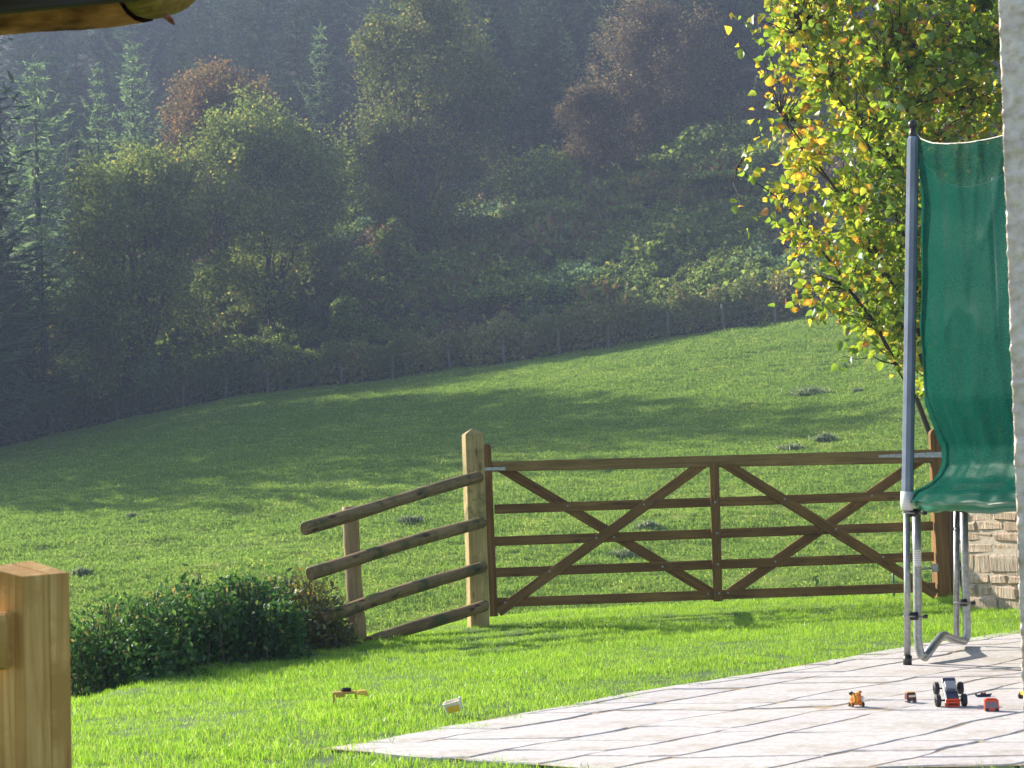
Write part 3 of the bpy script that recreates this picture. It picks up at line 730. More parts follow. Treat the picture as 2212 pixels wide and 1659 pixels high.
def clip_poly(poly, a, b):
    """keep the part of poly left of the line a->b"""
    out = []; nx, ny = -(b[1] - a[1]), b[0] - a[0]
    f = lambda p: (p[0] - a[0]) * nx + (p[1] - a[1]) * ny
    for i in range(len(poly)):
        p, q = poly[i], poly[(i + 1) % len(poly)]; fp, fq = f(p), f(q)
        if fp >= 0: out.append(p)
        if fp * fq < 0: t = fp / (fp - fq); out.append((p[0] + (q[0] - p[0]) * t, p[1] + (q[1] - p[1]) * t))
    return out
root_p = empty('patio', Vector((2.5, 8, 0))); tag(root_p, kind='structure')
pv_ = [(x, y, -0.0035) for x, y in PATIO]
me = bpy.data.meshes.new('mortar_bed'); me.from_pydata(pv_, [], [tuple(reversed(range(len(pv_))))]); me.update(); link('mortar_bed', me, M_MORTAR, root_p)
def slab(poly, rg, ox, oy):
    # subdivide the edges, roughen them, pull them in, and build a low pillow-edged slab
    pts = []
    n = len(poly); cx = sum(p[0] for p in poly) / n; cyy = sum(p[1] for p in poly) / n
    for i in range(n):
        p, q = poly[i], poly[(i + 1) % n]; L = math.hypot(q[0] - p[0], q[1] - p[1]); k = max(1, int(L / .09))
        for j in range(k):
            t = j / k; pts.append((p[0] + (q[0] - p[0]) * t, p[1] + (q[1] - p[1]) * t, j == 0))
    R = []
    def warp(x, y):
        X, Y = x + ox, y + oy
        return x + .07 * (float(vnoise(X, Y, .42, 51)) - .5) + .02 * (float(vnoise(X, Y, .11, 53)) - .5), y + .07 * (float(vnoise(X, Y, .42, 52)) - .5) + .02 * (float(vnoise(X, Y, .11, 54)) - .5)
    pts = [(*warp(x, y), c) for x, y, c in pts]
    for x, y, cor in pts:
        d = math.hypot(x - cx, y - cyy) + 1e-6; s = -0.0055 + (-.008 if cor else 0) + .002 * rg.normal()
        R.append((x + (x - cx) / d * s, y + (y - cyy) / d * s))
    z0 = rg.normal() * .0012; tx, ty = rg.normal(size=2) * .0025
    zf = lambda x, y: z0 + tx * (x - cx) + ty * (y - cyy)
    V = [(x, y, -.02) for x, y in R] + [(x, y, zf(x, y) - .004) for x, y in R]
    for x, y in R:
        d = math.hypot(x - cx, y - cyy) + 1e-6; V.append((x - (x - cx) / d * .008, y - (y - cyy) / d * .008, zf(x, y)))
    m = len(R); F = []
    for i in range(m):
        j = (i + 1) % m; F += [(i, j, m + j, m + i), (m + i, m + j, 2 * m + j, 2 * m + i)]
    F.append(tuple(range(2 * m, 3 * m)))
    me = bpy.data.meshes.new('slab'); me.from_pydata(V, [], F); me.update(); return me
rg = np.random.default_rng(17)
U = np.array([math.cos(math.radians(47)), math.sin(math.radians(47))]); W_ = np.array([math.cos(math.radians(-9)), math.sin(math.radians(-9))])
O = np.array([-0.54, 7.08]); nrm_off = 0.0; nslab = 0
# courses run parallel to the lawn edge; each is cut by joints lying almost across the view
off = -.56
while off < 7.4:
    wd = float(rg.choice([.30, .38, .52, .45])) ; a0 = O + W_ * off; a1 = O + W_ * (off + wd)
    s = -7.5 + rg.random() * .5
    while s < 7.5:
        ln = float(rg.choice([.30, .42, .55, .72])); k1 = rg.normal() * .02; k2 = rg.normal() * .02
        poly = [tuple(a0 + U * s), tuple(a1 + U * (s + k1)), tuple(a1 + U * (s + ln + k2)), tuple(a0 + U * (s + ln))]
        s += ln
        # clip to the paved outline
        for A, Bq in (((3.9, 12.0), (1.88, 9.93)), ((1.88, 9.93), (0.15, 7.95)), ((0.15, 7.95), (-0.54, 7.08)), ((-.74, 6.88), (.35, 6.13)), ((0.35, 6.13), (1.7, 6.03)), ((1.7, 6.03), (6.5, 5.95)), ((6.5, 5.9), (6.5, 12)), ((6.5, 12.0), (3.9, 12.0))):
            if len(poly) > 2: poly = clip_poly(poly, A, Bq)
        if len(poly) > 2 and sum(p[0] for p in poly) / len(poly) < -.2: poly = clip_poly(poly, (-.54, 7.08), (-.74, 6.88))
        if len(poly) < 3: continue
        ar = abs(sum(poly[i][0] * poly[(i + 1) % len(poly)][1] - poly[(i + 1) % len(poly)][0] * poly[i][1] for i in range(len(poly)))) / 2
        if ar < .008: continue
        cxm = sum(p[0] for p in poly) / len(poly); cym = sum(p[1] for p in poly) / len(poly)
        if cxm > .36 * cym + .5: continue
        cen = Vector((cxm, cym, 0)); loc = [(p[0] - cxm, p[1] - cym) for p in poly]
        sg = sum(loc[i][0] * loc[(i + 1) % len(loc)][1] - loc[(i + 1) % len(loc)][0] * loc[i][1] for i in range(len(loc)))
        if sg < 0: loc.reverse()
        link('slab', slab(loc, rg, cxm, cym), M_SLAB, root_p, Matrix.Translation(cen)); nslab += 1
    off += wd * 1.0
print('slabs', nslab)

# ------------------------------------------------------------------ gate
M_GATE = wood_mat('stained_gate_wood', (0.09, 0.042, 0.011), (0.22, 0.113, 0.031), (0.35, 0.195, 0.062), .5)
M_RAILTOP = wood_mat('gate_top_rail_wood', (0.13, 0.075, 0.022), (0.27, 0.165, 0.052), (0.40, 0.26, 0.10), .5)
M_POSTW = wood_mat('square_post_wood', (0.27, 0.19, 0.07), (0.46, 0.34, 0.14), (0.62, 0.48, 0.23), .6, stain=(0.15, 0.14, 0.045))
M_LOG = wood_mat('log_rail_wood', (0.11, 0.065, 0.025), (0.24, 0.155, 0.065), (0.40, 0.28, 0.14), .95, stain=(0.07, 0.075, 0.025))
M_LOGPOST = wood_mat('round_post_wood', (0.24, 0.16, 0.08), (0.38, 0.28, 0.15), (0.52, 0.40, 0.24), .4)
M_GALV = noise_mat('galvanised_steel', (0.26, 0.27, 0.28), (0.44, 0.45, 0.46), 40, .42, .1, .001, .5, .75)
M_FRESH = wood_mat('fresh_cut_wood', (0.36, 0.15, 0.035), (0.68, 0.39, 0.13), (0.86, 0.60, 0.28), .9, grain=.8, knotcol=(0.26, 0.06, 0.015), stain=(0.46, 0.25, 0.07))

G0 = 14.0; G1 = 14.35
def gd(px, dy=0.0): return G0 + (G1 - G0) * (px - 1060) / 960 + dy
root = empty('field_gate', at(1540, 1300, 14.17)); tag(root, 'wide brown five bar timber field gate with two crossed brace pairs, closed', 'gate')
def gp(px, py, dy=0.0): return at(px, py, gd(px, dy))
def gbeam(name, a, b, hpx, t, mat, dy=0.0, taper=None, bevel=.004):
    s = gd((a[0] + b[0]) / 2) / FPX
    p0, p1 = gp(*a, dy), gp(*b, dy)
    L = p1 - p0; side = Vector((0, -1, 0)); up = L.normalized().cross(Vector((0, 1, 0))); up = -up if up.z < 0 or (abs(up.z) < .01 and up.x < 0) else up
    return board(name, p0, p1, hpx * s, t, mat, root, bevel, up, taper * s if taper else None)
gbeam('top_rail', (1062, 1008), (2012, 985.5), 21, .085, M_RAILTOP, 0, 29)
for ya, yb, xb in ((1100, 1069, 2014), (1169.5, 1136, 2015), (1237, 1202, 2017), (1302, 1268, 2020)):
    gbeam('rail', (1068, ya), (xb, yb), 20, .022, M_GATE, 0)
gbeam('brace', (1075, 1006), (1552, 1290), 22, .022, M_GATE, .024)
gbeam('brace', (1520, 1001), (1076, 1322), 22, .022, M_GATE, -.024)
gbeam('brace', (1564, 1000), (2022, 1284), 22, .022, M_GATE, -.024)
gbeam('brace', (1988, 993), (1570, 1286), 22, .022, M_GATE, .024)
gbeam('middle_stile', (1542.5, 1000), (1551, 1299), 20, .024, M_GATE, -.048)
def stile(name, a, b, w, t, dy=0):
    """upright with a rounded head at a"""
    s = gd(a[0]) / FPX; p0, p1 = gp(*b, dy), gp(*a, dy); L = (p1 - p0).length; W = w * s
    bm = bmesh.new(); prof = [(0, -W / 2), (L - W * .45, -W / 2)] + [(L - W * .45 + W * .45 * math.sin(q * math.pi / 6), -W / 2 * math.cos(q * math.pi / 6)) for q in range(1, 6)] + [(L - W * .45, W / 2), (0, W / 2)]
    f = bm.faces.new([bm.verts.new((u, -t / 2, v)) for u, v in prof]); r = bmesh.ops.extrude_face_region(bm, geom=[f])
    bmesh.ops.translate(bm, vec=(0, t, 0), verts=[v for v in r['geom'] if isinstance(v, bmesh.types.BMVert)])
    bmesh.ops.recalc_face_normals(bm, faces=bm.faces)
    x = (p1 - p0).normalized(); z = x.cross(Vector((0, 1, 0))).normalized(); y = z.cross(x)
    M = Matrix((x, y, z)).transposed().to_4x4(); M.translation = p0
    return link(name, bm_mesh(name, bm), M_GATE, root, M)
stile('stile', (1052, 959), (1067, 1331), 16.5, .07)
stile('stile', (2020, 926), (2038, 1283), 27, .08)
def bolt(px, py, dy=-.045, r=.010):
    p = gp(px, py, dy); bm = bmesh.new(); bmesh.ops.create_uvsphere(bm, u_segments=8, v_segments=5, radius=r)
    bmesh.ops.scale(bm, vec=(1, .6, 1), verts=bm.verts); link('bolt', bm_mesh('bolt', bm, True), M_GALV, root, Matrix.Translation(p))
for (px, py, dy) in ((1226, 1093, -.014), (1391, 1090, -.038), (1288, 1162, -.038), (1326, 1160, -.014), (1187, 1235, -.038), (1431, 1224, -.014),
                     (1091, 1302, -.038), (1530, 1283, -.014), (1545, 1085, -.062), (1549, 1152, -.062), (1551, 1219, -.062), (1553, 1282, -.062),
                     (1572, 1281, -.014), (1695, 1078, -.038), (1806, 1143, -.038), (1776, 1145, -.014), (1883, 1071, -.014), (1675, 1213, -.014), (1908, 1203, -.038)):
    bolt(px, py, dy, .009)
for (px, py) in ((1475, 997), (1559, 993), (1647, 991), (1740, 994), (1812, 982), (1858, 987)): bolt(px, py, -.037, .006)
# iron work
def strap(name, a, b, hpx, dy, par, mat=M_GALV, point=False):
    s = gd(a[0]) / FPX; o = board(name, gp(*a, dy), gp(*b, dy), hpx * s, .006, mat, par, .001)
    if point:
        for v in o.data.vertices:
            if v.co.x < .01: v.co.z *= .45; v.co.x -= .02
    return o
strap('hinge_strap', (1903, 985.5), (2034, 982), 12.5, -.048, root, point=True)
strap('latch_plate', (1046, 1013.5), (1092, 1012), 7, -.046, root)
tube('latch_bolt', [gp(1982, 1229, -.05), gp(2014, 1227, -.05)], .009, M_GALV, root, 8)
board('latch_block', gp(2012, 1227, -.06), gp(2026, 1226.5, -.06), .06, .03, M_GALV, root, .003)
# hanging post behind the gate on the right
root = empty('gate_post', at(2045, 1285, 14.5)); tag(root, 'dark brown square timber post behind the right end of the gate', 'post')
board('post', at(2043, 1292, 14.52), at(2036, 1000, 14.52), .17, .17, M_GATE, root, .006, Vector((1, 0, 0)))
tube('cable', [at(2057, 1290, 14.4), at(2053, 1180, 14.38), at(2052, 1060, 14.4)], .004, M_WIRE, root, 5)

# ------------------------------------------------------------------ log fence left of the gate
root = empty('log_fence', at(1030, 1350, 13.8)); tag(root, 'short fence of four round log rails falling away left of the gate', 'fence')
# square post with a pyramid head
p0 = at(1034, 1368, 13.85); p1 = at(1021, 938, 13.85); Lp = (p1 - p0).length; w = .140
bm = box_bm(Lp, w, w, .004, (Lp / 2, 0, 0)); 
top = [v for v in bm.verts if v.co.x > Lp - .003]
bmesh.ops.create_cone(bm, segments=4, radius1=w * .70, radius2=.001, depth=.045, matrix=Matrix.Translation((Lp + .0225, 0, 0)) @ Matrix.Rotation(math.pi / 2, 4, 'Y') @ Matrix.Rotation(math.pi / 4, 4, 'Z'))
fm = frame(p0, p1, Vector((0.97, .24, 0))); link('square_post', bm_mesh('square_post', bm), M_POSTW, root, fm)
p0 = at(774, 1400, 12.95); p1 = at(754, 1094, 12.95)
def log(name, a, b, r0, r1, mat, par, seed, bow=.012, seg=14, n=16):
    rg = np.random.default_rng(seed); L = (b - a).length; V = []; F = []
    for i in range(n + 1):
        t = i / n; e = .85 if i in (0, n) else 1
        tt = 0.004 / L if i == 1 else (1 - .004 / L if i == n - 1 else t)
        for j in range(seg):
            an = 2 * math.pi * j / seg; r = (r0 + (r1 - r0) * tt) * (1 + .035 * math.sin(3 * an + seed) + .03 * math.sin(9 * tt + an * 2 + seed) + .015 * rg.normal()) * e
            V.append((L * tt if 0 < i < n else L * t, r * math.cos(an) + bow * math.sin(math.pi * tt), r * math.sin(an) + .5 * bow * math.sin(5 * tt + seed)))
    for i in range(n):
        for j in range(seg):
            k = (j + 1) % seg; F.append((i * seg + j, i * seg + k, (i + 1) * seg + k, (i + 1) * seg + j))
    F += [tuple(reversed(range(seg))), tuple(n * seg + j for j in range(seg))]
    me = bpy.data.meshes.new(name); me.from_pydata(V, [], F); me.update()
    me.polygons.foreach_set('use_smooth', [len(p.vertices) == 4 for p in me.polygons])
    return link(name, me, mat, par, frame(a, b))
log('round_post', p0, p1, .062, .054, M_LOGPOST, root, 3, .004)
for i, (a, b, ya, yb) in enumerate((((657, 1141), (1036, 1031), 12.35, 13.72), ((669, 1238), (1042, 1128), 12.35, 13.72), ((690, 1338), (1044, 1222), 12.40, 13.72), ((798, 1388), (1048, 1306), 12.75, 13.72))):
    log('log_rail', at(a[0], a[1], ya), at(b[0], b[1], yb), .046, .043, M_LOG, root, 10 + i, .012)

# ------------------------------------------------------------------ hedge bushes at the bank below the lawn
LM_DARK = leaf_mat('laurel_leaves', [(0, (0.02, 0.065, 0.015)), (0.5, (0.06, 0.15, 0.03)), (0.8, (0.16, 0.26, 0.05)), (1, (0.40, 0.28, 0.09))], .42, .03, rough=.5)
LM_TWIG = leaf_mat('reddish_leaves', [(0, (0.04, 0.07, 0.02)), (0.45, (0.13, 0.13, 0.035)), (0.75, (0.20, 0.24, 0.04)), (1, (0.46, 0.20, 0.06))], .4, .04, rough=.35)
def near_bush(name, label, px0, px1, top_fn, Y, depth, lm, seed, n, size, base_y, stems=110, solid=.8):
    """bush between two screen columns at depth Y: top_fn(t)->py of the top, t 0..1"""
    rg = np.random.default_rng(seed); root = empty(name, on_ground((px0 + px1) / 2, Y)); tag(root, label, 'bush', 'bushes along the bank below the lawn')
    lob = []; nl = 26
    for i in range(nl):
        t = (i + rg.random()) / nl; yy = Y + rg.uniform(-.5, .5) * depth * .8; pt = at(px0 + (px1 - px0) * t, top_fn(t) + 4, Y); zb = base_y(yy, pt.x); h = pt.z - zb
        r = (.20 + .14 * rg.random()) * min(1, .65 + 1.6 * min(t, 1 - t)); hh = h * (1 if i % 2 else rg.uniform(.35, .75)); lob.append((pt.x * yy / Y, yy, zb + max(.06, hh - r * .8), r, zb))
    q = rg.integers(nl, size=n); Lb = np.array(lob)[q]; d = rand_unit(n, rg); rad = rg.random(n) ** .38
    rr = Lb[:, 3] * rad * (1 + .28 * rg.normal(size=n) * (rg.random(n) < .25)); P = Lb[:, :3] + d * rr[:, None] * np.array([1, 1, .95])
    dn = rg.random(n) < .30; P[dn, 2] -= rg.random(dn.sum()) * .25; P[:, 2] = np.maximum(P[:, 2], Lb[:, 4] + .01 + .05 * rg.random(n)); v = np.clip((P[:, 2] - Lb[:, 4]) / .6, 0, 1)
    ld = rand_unit(n, rg); ld[:, 2] -= .25
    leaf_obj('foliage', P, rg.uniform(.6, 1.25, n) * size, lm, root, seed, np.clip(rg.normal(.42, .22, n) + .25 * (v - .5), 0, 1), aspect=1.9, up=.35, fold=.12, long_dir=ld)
    tb = []
    for i in range(stems):
        t = rg.random(); q = at(px0 + (px1 - px0) * t, top_fn(t) - 6 + 26 * rg.random(), Y); b = Vector((q.x + rg.normal() * .06, Y + rg.normal() * depth * .2, 0)); b.z = base_y(b.y, b.x)
        tb.append((bent(b, q + Vector((0, rg.normal() * depth * .25, 0)), 4, .1, rg), [.009, .007, .005, .0035, .002]))
    join_tubes('stems', tb, BARK, root, 4)
def on_ground(px, Y): x = at(px, 0, Y).x; return Vector((x, Y, gz(x, Y)))
bz = lambda y, x: gz(x, y) - .04
def top_l(t): return 1345 - 62 * t - 14 * math.sin(t * 3.1) - 14 * math.sin(t * 17) + 30 * (1 - t) ** 3
def top_m(t): return 1282 - 36 * math.sin(math.pi * t) + 14 * math.sin(t * 14 + 1) + 38 * (1 - t) ** 2
def top_r(t): return 1272 - 26 * math.sin(math.pi * t) + 8 * math.sin(t * 15) + 70 * max(0, t - .8) / .2
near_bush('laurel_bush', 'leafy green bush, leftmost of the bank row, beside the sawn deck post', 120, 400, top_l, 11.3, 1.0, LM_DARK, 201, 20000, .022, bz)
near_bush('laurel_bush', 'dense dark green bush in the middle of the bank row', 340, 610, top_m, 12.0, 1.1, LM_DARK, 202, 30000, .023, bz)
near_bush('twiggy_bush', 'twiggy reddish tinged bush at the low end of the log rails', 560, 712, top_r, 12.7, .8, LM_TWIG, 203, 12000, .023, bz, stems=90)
# tall shoots
M_SHOOT = LM_DARK
def shoot(px, pyt, Y, seed):
    rg = np.random.default_rng(seed); tip = at(px, pyt, Y); b = tip + Vector((rg.normal() * .04, 0, -.55)); path = bent(b, tip, 6, .04, rg)
    root = empty('leafy_shoot', b); 
    return root, path
tw = []; Ps = []
rg = np.random.default_rng(207)
for px, pyt, Y in ((400, 1236, 11.9), (428, 1243, 11.9), (262, 1300, 11.5), (338, 1292, 11.6), (215, 1318, 11.4), (610, 1262, 12.4)):
    tip = at(px, pyt, Y); b = tip + Vector((rg.normal() * .03, 0, -.45)); path = bent(b, tip, 6, .03, rg); tw.append((path, [.005, .0045, .004, .0035, .003, .0025, .002]))
    for q in path: Ps += [np.array(q) + rg.normal(0, .022, 3) for _ in range(7)]
root = empty('leafy_shoots', Vector(tw[0][0][0])); root.name = 'nettle_plant'; WM['nettle_plant'] = WM['leafy_shoots']
tag(root, 'tall leafy shoots standing above the dark green bushes', 'plant')
join_tubes('stems', tw, BARK, root, 4); Ps = np.array(Ps); leaf_obj('foliage', Ps, .030, LM_DARK, root, 208, aspect=2.0)

# ------------------------------------------------------------------ hazel tree behind the trampoline
def hazel():
    rg = np.random.default_rng(301)
    bx, by = 3.98, 15.9; z = gz(bx, by); root = empty('hazel_tree', Vector((bx, by, z)))
    tag(root, 'large hazel with yellow and lime green autumn leaves behind the trampoline', 'tree')
    YD = 15.5
    tab = [(-260, 1760), (-120, 1660), (0, 1640), (60, 1665), (160, 1668), (250, 1690), (340, 1668), (420, 1700), (520, 1705), (600, 1720), (660, 1745), (720, 1850), (780, 2000), (830, 2080), (900, 2120)]
    zt = np.array([at(px, py, YD).z for py, px in tab]); xt = np.array([at(px, py, YD).x for py, px in tab])
    o = np.argsort(zt); zt = zt[o]; xt = xt[o]; zmin = zt[0]; zmax = zt[-1]
    # main stems fan out from the base
    stems = []
    for i in range(11):
        ex = bx + (-2.0 + 3.0 * i / 10) + rg.normal() * .15; ez = zmin + (zmax - zmin) * (.35 + .6 * rg.random()); ey = by - .6 + 1.3 * rg.random()
        b0 = Vector((bx + rg.normal() * .12, by + rg.normal() * .1, z - .1)); mid = Vector((b0.x + .12 * (ex - b0.x), b0.y, b0.z + .62 * (ez - b0.z)))
        p = [b0]; e = Vector((ex, ey, ez))
        for t in np.linspace(.1, 1, 10):
            p.append((b0 * (1 - t) ** 2 + mid * 2 * t * (1 - t) + e * t * t) + Vector(rg.normal(size=3)) * .03)
        stems.append((p, [.034 * (1 - .085 * j) for j in range(11)]))
    nodes = np.array([tuple(q) for p, _ in stems for q in p[3:]])
    tw = []; LP = []; LD = []
    def spray(tip, k, spread=.16):
        d = np.linalg.norm(nodes - np.array(tip), axis=1) + .35 * np.maximum(0, nodes[:, 2] - tip[2] + .1); a = Vector(nodes[int(np.argmin(d + rg.random(len(d)) * .25))])
        path = bent(a, Vector(tip), 6, .10, rg, .04); tw.append((path, [.008, .0065, .005, .004, .003, .0022, .0015]))
        dirv = (path[-1] - path[-3]).normalized()
        for j in range(k):
            t = 1 - (j / k) ** 1.1 * .75; f = t * 6; i = min(5, int(f)); q = path[i].lerp(path[i + 1], f - i)
            LP.append(np.array(q) + rg.normal(0, .035, 3) + np.array([0, 0, -.035]) + (rg.normal(0, spread, 3) if j > 4 else 0)); LD.append(np.array(dirv) + rg.normal(0, .7, 3) + np.array([0, 0, -.6]))
    n = 0
    while n < 2700:
        zz = rg.uniform(zmin - .05, zmax); xl = float(np.interp(zz, zt, xt)); xx = rg.uniform(xl, 5.6)
        d = xx - xl; yy = by + rg.uniform(-1.3, 1.2) * min(1, .35 + d * .8)
        if rg.random() > min(1, .14 + d * 1.0): continue
        if (zz - zmin) < .5 and rg.random() > .45: continue
        spray((xx, yy, zz), int(9 + 5 * rg.random()), .055); n += 1
    for px, py, Y in ((1568, 22, 15.2), (1570, 62, 15.2), (1606, 28, 15.3), (1640, 66, 15.2), (1650, 22, 15.3), (1655, 92, 15.3), (1640, 190, 15.2), (1633, 240, 15.2), (1640, 345, 15.2), (1606, 350, 15.1), (1622, 372, 15.2), (1620, 478, 15.1), (1655, 470, 15.2), (1640, 300, 15.3),
                      (1682, 585, 15.1), (1700, 560, 15.2), (1680, 655, 15.1), (1700, 650, 15.2), (1740, 622, 15.2), (1822, 690, 15.2), (1806, 778, 15.2), (1840, 745, 15.2), (1880, 770, 15.2), (1890, 700, 15.3), (1920, 760, 15.3), (1700, 425, 15.2), (1650, 130, 15.3), (1660, 420, 15.3), (1945, 790, 15.4), (1985, 830, 15.4), (1760, 655, 15.3)):
        spray(tuple(at(px, py, Y)), 6, .02)
    join_tubes('stems', stems, BARK, root, 7); join_tubes('twigs', tw, BARK, root, 4)
    LP = np.array(LP); LD = np.array(LD); n = len(LP)
    # rounded leaf outline with a short tip, cupped
    prof = [(0, .0, 0), (.14, .34, .12), (.48, .47, .20), (.82, .27, .08), (1.16, 0, -.10), (.82, -.27, .08), (.48, -.47, .20), (.14, -.34, .12)]
    size = rg.uniform(.036, .088, n); nr = rand_unit(n, rg); nr[:, 1] -= .35; nr /= np.linalg.norm(nr, axis=1)[:, None]
    LD /= np.linalg.norm(LD, axis=1)[:, None]; t = LD - nr * (LD * nr).sum(1)[:, None]; t /= np.linalg.norm(t, axis=1)[:, None]; b = np.cross(nr, t)
    tint = np.clip(rg.beta(1.4, 2.5, n) * .94 + .35 * (vnoise(LP[:, 0], LP[:, 2], .45, 77) - .5) + .08 * (LP[:, 0] < 2.6) * rg.random(n), 0, 1)
    order = np.argsort(LP[:, 1]); near = set(order[:0])
    # the 300 leaves that show largest: nearest ones inside the view
    vis = [i for i in order if 1560 < 1106 + LP[i, 0] / LP[i, 1] * FPX < 1990 and LP[i, 2] < 5.0][:300]; near = set(vis)
    rest = np.array([i for i in range(n) if i not in near])
    K = len(prof) + 1
    def leafV(i):
        V = np.zeros((K, 3)); V[0] = LP[i] + (t[i] * .5 + nr[i] * .02) * size[i]
        for j, (u, v, w) in enumerate(prof): V[j + 1] = LP[i] + (t[i] * u + b[i] * v + nr[i] * w) * size[i]
        return V
    F1 = np.array([(0, 1 + j, 1 + (j + 1) % len(prof)) for j in range(len(prof))])
    VV = np.vstack([leafV(i) for i in rest]); FF = np.vstack([F1 + K * q for q in range(len(rest))])
    me = np_mesh('foliage', VV, FF, True)
    # centre and rim get different tints (autumn leaves brown from the rim)
    tv = np.repeat(tint[rest], K).reshape(-1, K) + rg.random((len(rest), 1)) * .0; rim = (rg.random((len(rest), 1)) ** 3) * .45; tv[:, 1:] += rim; vert_attr(me, 'tint', np.clip(tv.ravel(), 0, 1))
    tag(link('foliage', me, LM_HAZEL, root), kind='stuff')
    meshes = []
    for q in range(14):
        V = np.zeros((K, 3)); V[0] = (.5, 0, .02)
        for j, (u, v, w) in enumerate(prof): V[j + 1] = (u * (1 + .06 * rg.normal()), v * (1 + .08 * rg.normal()), w * rg.uniform(.2, 1.8))
        m_ = np_mesh('leaf', V, F1, True); tq = np.full(K, (q + .5) / 14); tq[1:] += rg.random() ** 2 * .35; vert_attr(m_, 'tint', np.clip(tq, 0, 1)); m_.materials.append(LM_HAZEL); meshes.append(m_)
    for i in vis:
        M = Matrix((Vector(t[i]), Vector(b[i]), Vector(nr[i]))).transposed().to_4x4() @ Matrix.Diagonal((size[i],) * 3 + (1,)); M.translation = Vector(LP[i])
        link('leaf', meshes[min(13, int(tint[i] * 14))], None, root, M)
    print('hazel leaves', n)
LM_HAZEL = leaf_mat('hazel_leaves', [(0, (0.09, 0.16, 0.018)), (0.35, (0.22, 0.34, 0.03)), (0.58, (0.42, 0.46, 0.04)), (0.75, (0.70, 0.52, 0.045)), (0.9, (0.62, 0.28, 0.035)), (1, (0.34, 0.13, 0.03))], .62, .035, rough=.35)
hazel()

# ------------------------------------------------------------------ trampoline
M_SLEEVE = noise_mat('blue_grey_sleeve', (0.16, 0.19, 0.27), (0.24, 0.28, 0.37), 12, .35, .05, .002, .5)
M_GREENPVC = noise_mat('green_pvc', (0.010, 0.10, 0.065), (0.018, 0.16, 0.105), 7, .32, .25, .006, .5)
M_BLACK = noise_mat('black_plastic', (0.012, 0.012, 0.013), (0.03, 0.03, 0.03), 20, .4, .05, .001, .5)
M_WHITEP = noise_mat('white_plastic', (0.62, 0.62, 0.60), (0.75, 0.75, 0.73), 20, .4, .05, .001, .5)
M_ROPE = noise_mat('pale_rope', (0.55, 0.50, 0.42), (0.72, 0.68, 0.58), 60, .8, .2, .001, .3)
def mat_net():
    m = bpy.data.materials.new('green_shade_net'); m.use_nodes = True; nt = m.node_tree; nt.nodes.clear()
    out = N(nt, 'ShaderNodeOutputMaterial'); co = texco(nt, (1, 1, 1))
    mp = N(nt, 'ShaderNodeMapping'); mp.inputs['Scale'].default_value = (30, 30, 220); nt.links.new(co, mp.inputs[0])
    n = N(nt, 'ShaderNodeTexNoise', Scale=2, Detail=3); nt.links.new(mp.outputs[0], n.inputs['Vector'])
    r = ramp(nt, [(.3, (0.003, 0.062, 0.044)), (.7, (0.007, 0.125, 0.088))], n.outputs[0])
    d = N(nt, 'ShaderNodeBsdfDiffuse'); t = N(nt, 'ShaderNodeBsdfTranslucent'); g = N(nt, 'ShaderNodeBsdfGlossy'); g.inputs['Roughness'].default_value = .42
    nt.links.new(r.outputs[0], d.inputs[0]); nt.links.new(r.outputs[0], t.inputs[0]); g.inputs['Color'].default_value = (.75, .9, .85, 1)
    a = N(nt, 'ShaderNodeMixShader'); a.inputs[0].default_value = .5; nt.links.new(d.outputs[0], a.inputs[1]); nt.links.new(t.outputs[0], a.inputs[2])
    b = N(nt, 'ShaderNodeMixShader'); b.inputs[0].default_value = .006; nt.links.new(a.outputs[0], b.inputs[1]); nt.links.new(g.outputs[0], b.inputs[2])
    tr = N(nt, 'ShaderNodeBsdfTransparent'); c = N(nt, 'ShaderNodeMixShader'); c.inputs[0].default_value = .17
    nt.links.new(b.outputs[0], c.inputs[1]); nt.links.new(tr.outputs[0], c.inputs[2]); nt.links.new(c.outputs[0], out.inputs[0]); return m
M_NET = mat_net()
TC = Vector((3.55, 9.10, 0)); TR = 1.5
root = empty('trampoline', Vector((TC.x, TC.y, 0))); tag(root, 'round garden trampoline with green safety net and steel legs standing on the paving', 'trampoline')
# rim pad: a soft roll following the circle
def ring(name, prof, mat, a0, a1, n, smooth=True, fn=None, closed=True):
    V = []; F = []; k = len(prof)
    for i in range(n + 1):
        a = a0 + (a1 - a0) * i / n; 
        for j, (r, z) in enumerate(prof):
            rr, zz = (r, z) if fn is None else fn(a, j, r, z)
            V.append((TC.x - rr * math.cos(a), TC.y - rr * math.sin(a), zz))
    for i in range(n):
        for j in range(k if closed else k - 1):
            q = (j + 1) % k; F.append((i * k + j, i * k + q, (i + 1) * k + q, (i + 1) * k + j))
    me = bpy.data.meshes.new(name); me.from_pydata(V, [], F); me.update()
    if smooth: me.polygons.foreach_set('use_smooth', [True] * len(F))
    return link(name, me, mat, root)
A0, A1 = -math.pi, math.pi
pad = [(1.24, .822), (1.35, .838), (1.44, .845), (1.51, .838), (1.556, .815), (1.565, .788), (1.55, .765), (1.52, .758), (1.48, .77), (1.30, .80)]
ring('rim_pad', pad, M_GREENPVC, A0, A1, 180, fn=lambda a, j, r, z: (r + .004 * math.sin(a * 31 + j), z + .006 * math.sin(a * 17 + j * .6) + .003 * math.sin(a * 53)))
ring('rim_tube', [(TR + .02 * math.cos(q * math.pi / 4), .785 + .02 * math.sin(q * math.pi / 4)) for q in range(8)], M_GALV, A0, A1, 90)
ring('jumping_mat', [(0.01, .79), (1.25, .80)], M_BLACK, A0, A1, 60, closed=False)
